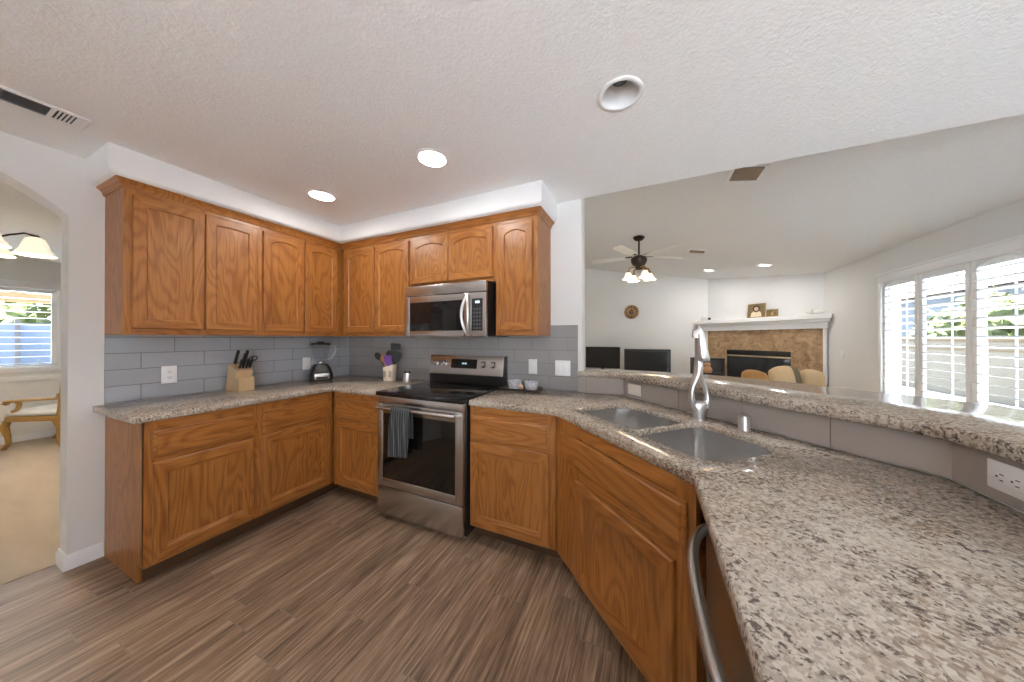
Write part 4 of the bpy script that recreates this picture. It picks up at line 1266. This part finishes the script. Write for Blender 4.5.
# ------------------------------------------------------------------ kitchen ceiling fittings
def can_light(label, x, y, lit, z=ZK):
    t = thing('recessed_light', label, 'ceiling light', (x, y, z), 0, 'recessed ceiling lights')
    G().lathe([(0.0755, 0.0), (0.0755, -0.003), (0.080, -0.006), (0.094, -0.004), (0.096, -0.0005)], 40, cap=False).obj('trim_ring', TRIM, t, angle=60)
    G().lathe([(0.0755, -0.003), (0.070, 0.05), (0.055, 0.115), (0.0, 0.118)], 40, cap=False).obj('baffle', TRIM, t, angle=60)
    if lit:
        G().lathe([(0.0, 0.012), (0.066, 0.016), (0.071, 0.020)], 32, cap=False).obj('lens', LENS, t)
        lamp('can_lamp', 'AREA', (0, 0, 0.004), CAN_W, size=0.13, parent=t)
    else:
        G().lathe([(0.030, 0.110), (0.036, 0.070), (0.032, 0.062), (0.0, 0.060)], 24, cap=False).obj('bulb', plain('unlit dark bulb', (0.05, 0.05, 0.055, 1), 0.3), t)
    return t
can_light('lit recessed light over the knife block counter', *CANS[0], True)
can_light('lit recessed light in front of the microwave cabinets', *CANS[1], True)
can_light('unlit recessed light with a dark bulb nearest the bar', *CANS[2], False)

# ceiling register by the arch
VENTD = plain('shadowed vent slot', (0.10, 0.10, 0.10, 1), 0.7)
t = thing('ceiling_register', 'white ceiling register with a long dark grille by the arch', 'vent', (0.48, -1.966, ZK - 0.0005))
G().slab([(-0.085, -0.30), (0.078, -0.30), (0.078, 0.20), (-0.085, 0.20)], -0.006, 0.0, [[(-0.055, -0.27), (0.055, -0.27), (0.055, 0.170), (-0.055, 0.170)]], bev=0.002).obj('frame', TRIM, t)
G().box(-0.055, 0.055, -0.27, 0.170, -0.0012, -0.0004).obj('duct_shadow', VENTD, t, smooth=False)
g = G()
for k in range(9):
    M = Matrix.Translation((-0.052 + 0.0117 * k, 0, -0.006)) @ Matrix.Rotation(0.6, 4, 'Y')
    g.box(-0.004, 0.004, -0.27, 0.098, -0.0008, 0.0008, M=M)
g.obj('louvers', plain('grey vent louver', L(104, 104, 104), 0.5), t, smooth=False)
g = G()
g.box(-0.055, 0.055, 0.098, 0.112, -0.006, -0.0013)
for k in range(5): g.box(-0.055, 0.055, 0.1195 + 0.0115 * k, 0.1245 + 0.0115 * k, -0.006, -0.0013)
g.obj('end_grille', TRIM, t, smooth=False)

# ------------------------------------------------------------------ living room fittings
SLOPE = math.atan(0.1864)
def on_vault(x, y, d=0.0):
    return (x, y, vz(x) - d)
def vault_light(label, x, y):
    t = thing('recessed_light', label, 'ceiling light', on_vault(x, y, 0.001), 0, 'recessed lights in the living room')
    t.rotation_euler = (0, SLOPE, 0)
    G().lathe([(0.070, -0.003), (0.080, -0.008), (0.098, -0.004), (0.100, 0.0)], 36, cap=False).obj('trim_ring', TRIM, t, angle=60)
    G().lathe([(0.0, -0.0035), (0.0705, -0.003)], 32, cap=False).obj('lens', LENS, t)
    lamp('can_lamp', 'AREA', (0, 0, -0.012), CAN_W * 1.8, size=0.13, parent=t)
    return t
vault_light('lit recessed light in the sloped ceiling closer to the ceiling fan', 4.116, 4.65)
vault_light('lit recessed light in the sloped ceiling above the fireplace picture', 4.80, 3.95)
VENTB = plain('tan vent blades', L(150, 132, 112), 0.5, vary=0.15)
def vault_vent(label, x, y, wx, wy):
    t = thing('ceiling_vent', label, 'vent', on_vault(x, y, 0.0015), 0)
    t.rotation_euler = (0, SLOPE, 0)
    G().slab([(-wx, -wy), (wx, -wy), (wx, wy), (-wx, wy)], -0.010, 0.0, [[(-wx + 0.025, -wy + 0.025), (wx - 0.025, -wy + 0.025), (wx - 0.025, wy - 0.025), (-wx + 0.025, wy - 0.025)]], bev=0.003).obj('frame', TRIM, t)
    G().box(-wx + 0.025, wx - 0.025, -wy + 0.025, wy - 0.025, -0.003, -0.001).obj('duct_shadow', VENTD, t, smooth=False)
    g = G(); n = 5
    for k in range(n):
        yc = -wy + 0.03 + (2 * wy - 0.06) * (k + 0.5) / n
        M = Matrix.Translation((0, yc, -0.007)) @ Matrix.Rotation(-0.5, 4, 'X')
        g.box(-wx + 0.025, wx - 0.025, -0.013, 0.013, -0.001, 0.001, M=M)
    g.obj('blades', VENTB, t, smooth=False)
vault_vent('tan bladed ceiling vent cut off by the edge of the kitchen ceiling', 3.79, 0.86, 0.125, 0.14)
vault_vent('small tan ceiling vent in the sloped ceiling between the fan and the lit recessed lights', 3.75, 3.33, 0.13, 0.10)

# ceiling fan at rest
FX, FY = 2.892, 2.728
t = thing('ceiling_fan', 'dark bronze ceiling fan with four lit glass shades on a long rod', 'ceiling fan', (FX, FY, 0))
zt_ = vz(FX)
G().lathe([(0.085, zt_ - 0.004), (0.085, zt_ - 0.02), (0.06, zt_ - 0.05), (0.02, zt_ - 0.065)], 28).obj('ceiling_mount', BRONZE, t)
G().tube([(0, 0, zt_ - 0.06), (0, 0, 2.60)], 0.013, 14).obj('rod', BRONZE, t)
G().lathe([(0.02, 2.615), (0.05, 2.60), (0.105, 2.572), (0.120, 2.545), (0.115, 2.50), (0.09, 2.455), (0.06, 2.44), (0.055, 2.40), (0.04, 2.385), (0.0, 2.38)], 32).obj('motor', BRONZE, t)
BLADE = plain('pale fan blade', L(236, 234, 230), 0.5, vary=0.03)
for k in range(5):
    a = 2 * PI * k / 5 + 0.55
    bl = G().slab([(0.20, -0.055)] + arc(0.66, 0, 0.07, -PI / 2, PI / 2, 10) + [(0.20, 0.055)], -0.004, 0.004, bev=0.002).obj('blade', BLADE, t, loc=(0, 0, 2.585), rot=(0.20, 0, a))
    G().box(0.10, 0.24, -0.016, 0.016, 0.005, 0.012, 0.002).obj('blade_bracket', BRONZE, bl)
FROST = BULB_GLASS
for k in range(4):
    a = PI / 2 * k + 0.52
    c_, s_ = math.cos(a), math.sin(a)
    ar = G().tube([(0.04 * c_, 0.04 * s_, 2.41), (0.10 * c_, 0.10 * s_, 2.42), (0.155 * c_, 0.155 * s_, 2.40), (0.175 * c_, 0.175 * s_, 2.355)], 0.011, 10).obj('light_arm', BRASS, t)
    G().lathe([(0.025, 2.36), (0.028, 2.33), (0.024, 2.325)], 18, (0.175 * c_, 0.175 * s_, 0)).obj('socket', BRASS, ar)
    sh = G().lathe([(0.024, 2.335), (0.045, 2.305), (0.055, 2.27), (0.085, 2.232), (0.083, 2.231), (0.052, 2.268), (0.042, 2.302), (0.022, 2.332)], 28, (0.175 * c_, 0.175 * s_, 0), cap=False).obj('glass_shade', FROST, t, angle=60)
    lamp('fan_lamp', 'POINT', (0.175 * c_, 0.175 * s_, 2.262), FAN_W, col=(1, 0.86, 0.68), size=0.03, parent=t)
g = G().tube([(0.0, 0.0, 2.385), (0.0, 0.0, 2.20)], 0.0016, 6); g.sphere((0, 0, 2.188), 0.014, 12)
g.obj('pull_chain', BRASS, t)

# wall clock
t = thing('wall_clock', 'round brass and black wall clock on the far living-room wall', 'clock', (2.645, YB - 0.001, 1.965))
R90 = Matrix.Rotation(PI / 2, 4, 'X')
G().lathe([(0.165, 0.0), (0.170, 0.018), (0.160, 0.028), (0.150, 0.022), (0.0, 0.020)], 40, M=R90).obj('case', BRASS, t)
g = G()
for k in range(12):
    a = 2 * PI * k / 12
    M = R90 @ Matrix.Rotation(a, 4, 'Z')
    g.box(-0.016, 0.016, 0.095, 0.142, 0.021, 0.026, M=M)
g.obj('hour_marks', BLACK, t, smooth=False)
G().lathe([(0.06, 0.0205), (0.058, 0.025), (0.0, 0.025)], 28, M=R90).obj('dial', BRONZE, t)
g = G()
for a, l in ((0.9, 0.085), (-1.2, 0.12)): g.box(-0.004, 0.004, -0.01, l, 0.027, 0.030, M=R90 @ Matrix.Rotation(a, 4, 'Z'))
g.obj('hands', GOLD, t, smooth=False)

# televisions on a low console
CONS = plain('dark stained console wood', (0.05, 0.028, 0.016, 1), 0.4, vary=0.15)
t = thing('media_console', 'low dark console under the two flat screens on the far wall', 'console', (2.55, 5.30, 0.0))
G().box(-1.05, 1.05, -0.22, 0.22, 0.06, 0.44, 0.006).obj('body', CONS, t)
for k in range(3): G().box(-1.03 + 0.69 * k, -0.36 + 0.69 * k, -0.238, -0.221, 0.08, 0.42, 0.004).obj('door', CONS, t)
for a in (-0.98, 0.98):
    for c in (-0.17, 0.17): G().box(a - 0.03, a + 0.03, c - 0.03, c + 0.03, 0, 0.059).obj('foot', CONS, t)
SCREEN = plain('dark lcd screen', (0.012, 0.011, 0.012, 1), 0.12, vary=0.1)
def tv(label, x0, x1, ztop, y=5.27, bez=0.030, hgt=0.585):
    t = thing('television', label, 'television', ((x0 + x1) / 2, y, 0.441))
    w = (x1 - x0) / 2; z1_ = ztop - 0.441; z0_ = z1_ - hgt
    G().slab([(-w, z0_), (w, z0_), (w, z1_), (-w, z1_)], -0.03, 0.03, bev=0.006).obj('case', BLACK, t, rot=(PI / 2, 0, 0))
    G().box(-w + bez, w - bez, -0.0335, -0.0302, z0_ + bez, z1_ - bez).obj('screen', SCREEN, t, smooth=False)
    G().box(-0.22, 0.22, -0.10, 0.10, 0.0, 0.012, 0.004).box(-0.04, 0.04, -0.02, 0.02, 0.012, z0_ + 0.01).obj('stand', BLACK, t)
    return t
tv('flat black television half hidden behind the end of the stove wall', 1.585, 2.405, 1.108, bez=0.018, hgt=0.52)
tv('flat black television with a wide bezel below the wall clock', 2.498, 3.487, 1.064, bez=0.045)

# corner fireplace: local x along the wall (towards the window), front towards -y
fpc = Vector((4.985, S45 - 4.985, 0))
t = thing('fireplace', 'corner fireplace with tan marble surround and white mantel shelf', 'fireplace', (fpc.x - 0.0008, fpc.y - 0.0008, 0), -PI / 4)
def marble():
    t_ = NT('tan veined marble tile')
    co = t_.coord()
    n = t_.noise(co, 7, 7, 0.65, 1.2); n2 = t_.noise(co, 30, 4, 0.6)
    f = t_.math('ADD', t_.math('MULTIPLY', n, 0.7), t_.math('MULTIPLY', n2, 0.3))
    c = t_.ramp(f, [(0.34, L(122, 92, 66)), (0.48, L(166, 134, 100)), (0.58, L(186, 158, 126)), (0.7, L(206, 184, 156))])
    t_.set(col=c, rough=0.3)
    return t_.m
MARB = marble()
HW = 0.960
LE, RE = -1.036, 0.921          # where the diagonal wall meets its neighbours, on the wall itself
g = G()
g.box(-HW, -0.555, -0.115, 0.0, 0.0, 1.475).box(-0.555, 0.535, -0.115, 0.0, 1.085, 1.475).box(-0.555, 0.535, -0.115, 0.0, 0.0, 0.40)
g.prism([(0.535, -0.115), (HW, -0.115), (HW, RE - HW - 0.002), (RE - 0.002, 0.0), (0.535, 0.0)], 0.0, 1.475)
g.obj('surround', MARB, t, smooth=False)
G().prism([(HW + 0.001, -0.13), (1.002, -0.13), (1.002, RE - 1.002 - 0.002), (HW + 0.001, RE - HW - 0.003)], 0.0, 1.475).obj('pilaster', TRIM, t, smooth=False)
G().prism([(-1.002, -0.13), (-HW - 0.001, -0.13), (-HW - 0.001, 0.0), (-1.002, 0.0)], 0.0, 1.475).obj('pilaster', TRIM, t, smooth=False)
g = G()
for x0_, x1_, d_, za, zb_ in ((-1.085, 1.03, 0.165, 1.476, 1.575), (-1.13, 1.075, 0.20, 1.5755, 1.625), (-1.20, 1.108, 0.235, 1.626, 1.705)):
    g.slab([(x0_, -d_), (x1_, -d_), (x1_, RE - x1_ - 0.003), (RE - 0.003, -0.001), (LE + 0.003, -0.001), (min(x0_, LE), -0.002 - (LE - min(x0_, LE)))], za, zb_, bev=0.006)
mt = g.obj('mantel_shelf', TRIM, t)
G().box(-0.553, 0.533, -0.10, -0.004, 0.402, 1.083).obj('firebox', DARK, t, smooth=False)
FG = plain('smoked fireplace glass', (0.035, 0.038, 0.040, 1), 0.10, vary=0.3, vscale=4)
for a, c in ((-0.548, -0.012), (-0.008, 0.528)): G().box(a, c, -0.112, -0.102, 0.42, 0.955, 0.002).obj('glass_door', FG, t)
G().box(-0.553, 0.533, -0.120, -0.101, 0.957, 0.985, 0.003).obj('brass_rail', plain('pale brass rail', (0.62, 0.5, 0.33, 1), 0.3, 0.7), t)
G().box(-0.553, 0.533, -0.113, -0.101, 0.988, 1.083, 0.002).obj('hood', BLACK, t)
def on_mantel(lx, ly=-0.12, z=1.7055):
    c, s = math.cos(-PI / 4), math.sin(-PI / 4)
    return (fpc.x + c * lx - s * ly, fpc.y + s * lx + c * ly, z)
def picture(label, lx, w, h, kind, lean=0.10):
    t = thing('picture_frame', label, 'picture', on_mantel(lx), -PI / 4)
    t.rotation_euler = (-lean, 0, -PI / 4)
    FR = plain('dull gold frame', (0.30, 0.18, 0.07, 1), 0.45, 0.3, vary=0.2)
    b = 0.018
    g = G(); g.box(-w, -w + b, -0.018, 0.0, 0, h, 0.003).box(w - b, w, -0.018, 0.0, 0, h, 0.003).box(-w + b, w - b, -0.018, 0.0, 0, b, 0.003).box(-w + b, w - b, -0.018, 0.0, h - b, h, 0.003)
    g.obj('frame', FR, t)
    pt = G().box(-w + b, w - b, -0.010, -0.002, b, h - b).obj('backing', plain('olive brown painting ground', L(112, 98, 62), 0.6, vary=0.3, vscale=25), t, smooth=False)
    g = G()
    if kind == 'portrait':
        SK = plain('painted robe cream', L(224, 208, 176), 0.6); HR = plain('painted hair brown', L(64, 44, 36), 0.6); FC = plain('painted face tan', L(196, 158, 128), 0.6)
        f = lambda poly, z0_, z1_: [(p[0], p[1]) for p in poly]
        RX = (PI / 2, 0, 0)
        G().slab([(x * w * 0.62, b + 0.002 + y * h * 0.46) for x, y in ((-1, 0), (1, 0), (0.9, 0.55), (0.4, 0.95), (-0.4, 0.95), (-0.9, 0.55))], 0, 0.001).obj('painted_robe', SK, pt, rot=RX, loc=(0, -0.0102, 0))
        G().slab(circle(0, h * 0.64, w * 0.44, 24), 0, 0.001).obj('painted_hair', HR, pt, rot=RX, loc=(0, -0.0116, 0))
        G().slab(circle(0, h * 0.63, w * 0.25, 20), 0, 0.001).obj('painted_face', FC, pt, rot=RX, loc=(0, -0.0130, 0))
    else:
        G().slab([(-w * 0.3, h * 0.2), (w * 0.35, h * 0.25), (w * 0.1, h * 0.55), (w * 0.4, h * 0.8), (-w * 0.1, h * 0.6)], 0, 0.001).obj('painted_shape', plain('painted amber', L(190, 140, 80), 0.6), pt, rot=(PI / 2, 0, 0), loc=(0, -0.0102, 0))
    return t
picture('larger gold-framed portrait standing on the mantel shelf', 0.00, 0.150, 0.270, 'portrait')
picture('small gold-framed picture beside the portrait on the mantel', 0.262, 0.088, 0.140, 'small')
WCER = plain('white ceramic', L(228, 224, 218), 0.4, vary=0.04)
t = thing('ornament', 'small white ornament with a dark dot at the television end of the mantel', 'ornament', on_mantel(-1.00), -PI / 4)
G().box(-0.10, 0.05, -0.03, 0.03, 0.0, 0.085, 0.012, 3).obj('body', WCER, t); G().sphere((0.08, 0, 0.04), 0.028, 14).obj('dark_ball', BRONZE, t)
o = G().sphere((-0.07, 0, 0.05), 0.06, 16, (1, 0.8, 0.83)).sphere((0.03, 0, 0.042), 0.055, 16, (1.5, 0.8, 0.75)).obj('ornament', WCER, loc=on_mantel(0.875), rot=(0, 0, -PI / 4))
tag(o, 'white shell ornament at the window end of the mantel shelf', 'ornament')
# dark panel and figurine left of the fireplace
t = thing('log_holder', 'small dark framed stand on the floor left of the fireplace', 'stand', (4.09, 4.66, 0.0), -0.10)
g = G(); g.box(-0.29, -0.25, -0.05, 0.05, 0.0, 0.93, 0.006).box(0.25, 0.29, -0.05, 0.05, 0.0, 0.93, 0.006).box(-0.25, 0.25, -0.05, 0.05, 0.885, 0.93, 0.006).box(-0.25, 0.25, -0.05, 0.05, 0.02, 0.08, 0.006)
g.obj('frame', BLACK, t); G().box(-0.25, 0.25, 0.0, 0.02, 0.08, 0.885).obj('back_panel', plain('dark grey panel', L(66, 68, 70), 0.5), t)
G().box(-0.25, 0.25, -0.05, 0.0, 0.62, 0.64).obj('shelf', BLACK, t)
o = G().lathe([(0.0, 0.0), (0.07, 0.0), (0.09, 0.05), (0.07, 0.10), (0.05, 0.12), (0.062, 0.16), (0.05, 0.19), (0.0, 0.20)], 20).obj('vase', plain('terracotta vase', L(176, 134, 96), 0.6, vary=0.1), loc=(4.085, 4.605, 0.6405))
for v in o.data.vertices: v.co.y *= 0.45
tag(o, 'tan rounded vase in the dark stand left of the fireplace', 'vase')
outlet('white light switch on the wall between the fireplace and the shuttered window', (XR - 0.0005, 3.676, 1.075), -PI / 2, ('rocker',), cat='switch', name='switch_plate')

# sofa behind the bar with cushions along its back
SOFA = plain('cream sofa fabric', L(206, 192, 170), 0.9, vary=0.06)
t = thing('sofa', 'cream sofa standing below the fireplace with cushions on it', 'sofa', (4.78, 2.95, 0.0), 0.42)
G().box(-0.76, 0.80, -0.02, 0.72, 0.12, 0.42, 0.03, 3).obj('base', SOFA, t)
G().box(-0.64, 0.68, -0.14, 0.03, 0.12, 0.66, 0.05, 3).obj('backrest', SOFA, t)
for s_ in (-0.72, 0.76): G().box(s_ - 0.08, s_ + 0.08, -0.10, 0.72, 0.12, 0.58, 0.05, 3).obj('armrest', SOFA, t)
for k in (-1, 1): G().box(k * 0.295 - 0.29, k * 0.295 + 0.29, 0.04, 0.73, 0.421, 0.53, 0.04, 3).obj('seat_cushion', SOFA, t)
for a in (-0.62, 0.62):
    for c in (0.0, 0.64): G().lathe([(0.02, 0), (0.03, 0.119)], 14, (a, c, 0)).obj('leg', CONS, t)
def pillow(label, loc, rot, w, h, th, m, band=None):
    b = bmesh.new()
    bmesh.ops.create_grid(b, x_segments=20, y_segments=20, size=1.0)
    geo = []
    def f(x, y, s): 
        k = (1 - x ** 4) * (1 - y ** 4)
        pin = 1 - 0.10 * (1 - abs(x)) * abs(y) ** 3
        rr_ = 1 - 0.16 * (x * x * y * y) ** 1.5
        return Vector((x * w * rr_, s * th * k ** 0.5, y * h * rr_ * (1 + 0.06 * math.cos(2.2 * x))))
    b.free(); b = bmesh.new()
    N = 20
    for s in (-1, 1):
        vs = [[b.verts.new(f(-1 + 2 * i / N, -1 + 2 * j / N, s)) for j in range(N + 1)] for i in range(N + 1)]
        for i in range(N):
            for j in range(N): b.faces.new((vs[i][j], vs[i + 1][j], vs[i + 1][j + 1], vs[i][j + 1]))
    bmesh.ops.remove_doubles(b, verts=b.verts, dist=1e-5)
    bmesh.ops.recalc_face_normals(b, faces=b.faces)
    g = G(); g._merge(b)
    if band is not None:
        for fc in g.bm.faces:
            cx_ = fc.calc_center_median().x / w
            if 0.25 < cx_ < 0.80: fc.material_index = 1
    o = g.obj('cushion', [m] + ([band] if band else []), angle=180, loc=loc, rot=rot)
    return tag(o, label, 'cushion', 'cushions on the sofa')
SAND = plain('sand cushion cloth', L(200, 172, 134), 0.9, vary=0.08)
RUST = plain('tan brown cushion cloth', L(172, 128, 78), 0.9, vary=0.1)
OLIV = plain('olive grey cushion band', L(112, 100, 80), 0.9, vary=0.1)
ca, sa = math.cos(0.42), math.sin(0.42)
def on_sofa(lx, ly, z): return (4.78 + ca * lx - sa * ly, 2.95 + sa * lx + ca * ly, z)
pillow('tan brown cushion pointing up on the sofa, nearest the television side', on_sofa(-0.34, 0.165, 0.705), (-0.2, 0.16, 0.42), 0.185, 0.155, 0.07, RUST)
pillow('sand cushion with an olive band in the middle of the sofa', on_sofa(0.10, 0.17, 0.730), (-0.2, -0.06, 0.42), 0.21, 0.185, 0.085, SAND, OLIV)
pillow('plain sand cushion on the sofa, nearest the window wall', on_sofa(0.50, 0.19, 0.705), (-0.2, 0.10, 0.42), 0.165, 0.160, 0.08, SAND)

# ------------------------------------------------------------------ room beyond the arch
t = thing('armchair', 'carved gold armchair with ivory upholstery in the room beyond the arch', 'armchair', (-3.60, -1.36, 0.004), math.atan2(0.517, 0.856))
# local frame: front towards -x, side seen from the kitchen is local -y
for lx, sgn in ((-0.26, -1), (0.26, 1)):
    for ly in (0.0, 0.42):
        pts = [(lx, ly, 0.34), (lx + sgn * 0.035 * (1 if sgn < 0 else 0.3), ly, 0.27), (lx - sgn * 0.005, ly, 0.16), (lx - sgn * 0.012, ly, 0.08), (lx + sgn * 0.035, ly, 0.022), (lx + sgn * 0.045, ly, 0.020)]
        G().tube(pts, [0.030, 0.036, 0.024, 0.020, 0.022, 0.018], 12).obj('leg', GOLD, t)
g = G()
for ly in (0.0, 0.42): g.box(-0.27, 0.27, ly - 0.02, ly + 0.02, 0.335, 0.395, 0.008)
for lx in (-0.26, 0.26): g.box(lx - 0.02, lx + 0.02, 0.0, 0.42, 0.335, 0.395, 0.008)
g.obj('seat_rail', GOLD, t)
G().box(-0.275, 0.255, -0.02, 0.44, 0.396, 0.465, 0.03, 3).obj('seat', UPHOL, t)
for ly in (-0.01, 0.43):
    pts = [(0.245, ly, 0.60), (0.10, ly, 0.595), (-0.08, ly, 0.585), (-0.20, ly, 0.578), (-0.27, ly, 0.570), (-0.285, ly, 0.553), (-0.262, ly, 0.543), (-0.235, ly, 0.548)]
    ar = G().tube(pts, [0.014, 0.016, 0.018, 0.020, 0.022, 0.020, 0.017, 0.012], 10).obj('armrest', GOLD, t)
    G().tube([(-0.15, ly, 0.575), (-0.13, ly, 0.53), (-0.15, ly, 0.48), (-0.19, ly, 0.455)], [0.022, 0.020, 0.018, 0.022], 10).obj('arm_post', GOLD, ar)
BK = Matrix.Translation((0.24, 0, 0)) @ Matrix.Rotation(0.10, 4, 'Y')
g = G()
for ly in (0.0, 0.42): g.tube([(0.25, ly, 0.38), (0.27, ly, 0.60), (0.30, ly, 0.90)], [0.022, 0.02, 0.018], 10)
g.tube([(0.30, 0.0, 0.90), (0.305, 0.10, 0.96), (0.305, 0.21, 0.985), (0.305, 0.32, 0.96), (0.30, 0.42, 0.90)], 0.022, 10)
g.obj('back_frame', GOLD, t)
G().box(0.225, 0.27, 0.03, 0.39, 0.50, 0.90, 0.02, 3).obj('back_cushion', UPHOL, t)

# chandelier hanging in the room beyond the arch
CHX, CHY = -2.1, -1.86
t = thing('chandelier', 'bronze chandelier with alabaster bell shades beyond the arch', 'chandelier', (CHX, CHY, 0))
G().lathe([(0.065, 2.345), (0.06, 2.325), (0.02, 2.315)], 24).obj('ceiling_mount', BRONZE, t)
G().tube([(0, 0, 2.32), (0, 0, 2.16)], 0.012, 10).lathe([(0.02, 2.24), (0.045, 2.20), (0.03, 2.13), (0.015, 2.10), (0.0, 2.09)], 20).obj('stem', BRONZE, t)
for k in range(5):
    a = 2 * PI * k / 5 + 1.42
    c_, s_ = math.cos(a), math.sin(a)
    rr = 0.30
    ar = G().tube([(0.03 * c_, 0.03 * s_, 2.15), (0.10 * c_, 0.10 * s_, 2.165), (0.18 * c_, 0.18 * s_, 2.22), (0.25 * c_, 0.25 * s_, 2.255), (rr * c_, rr * s_, 2.245)], 0.008, 10).obj('arm', BRONZE, t)
    G().lathe([(0.018, 2.25), (0.030, 2.23), (0.026, 2.222)], 16, (rr * c_, rr * s_, 0)).obj('socket', BRONZE, ar)
    G().lathe([(0.026, 2.232), (0.05, 2.215), (0.066, 2.17), (0.078, 2.12), (0.112, 2.068), (0.110, 2.066), (0.074, 2.118), (0.062, 2.17), (0.045, 2.213), (0.02, 2.228)], 28, (rr * c_, rr * s_, 0), cap=False).obj('glass_shade', ALABASTER, t, angle=60)
    lamp('chandelier_lamp', 'POINT', (rr * c_, rr * s_, 2.11), 4.0, col=(1, 0.94, 0.85), size=0.03, parent=t)
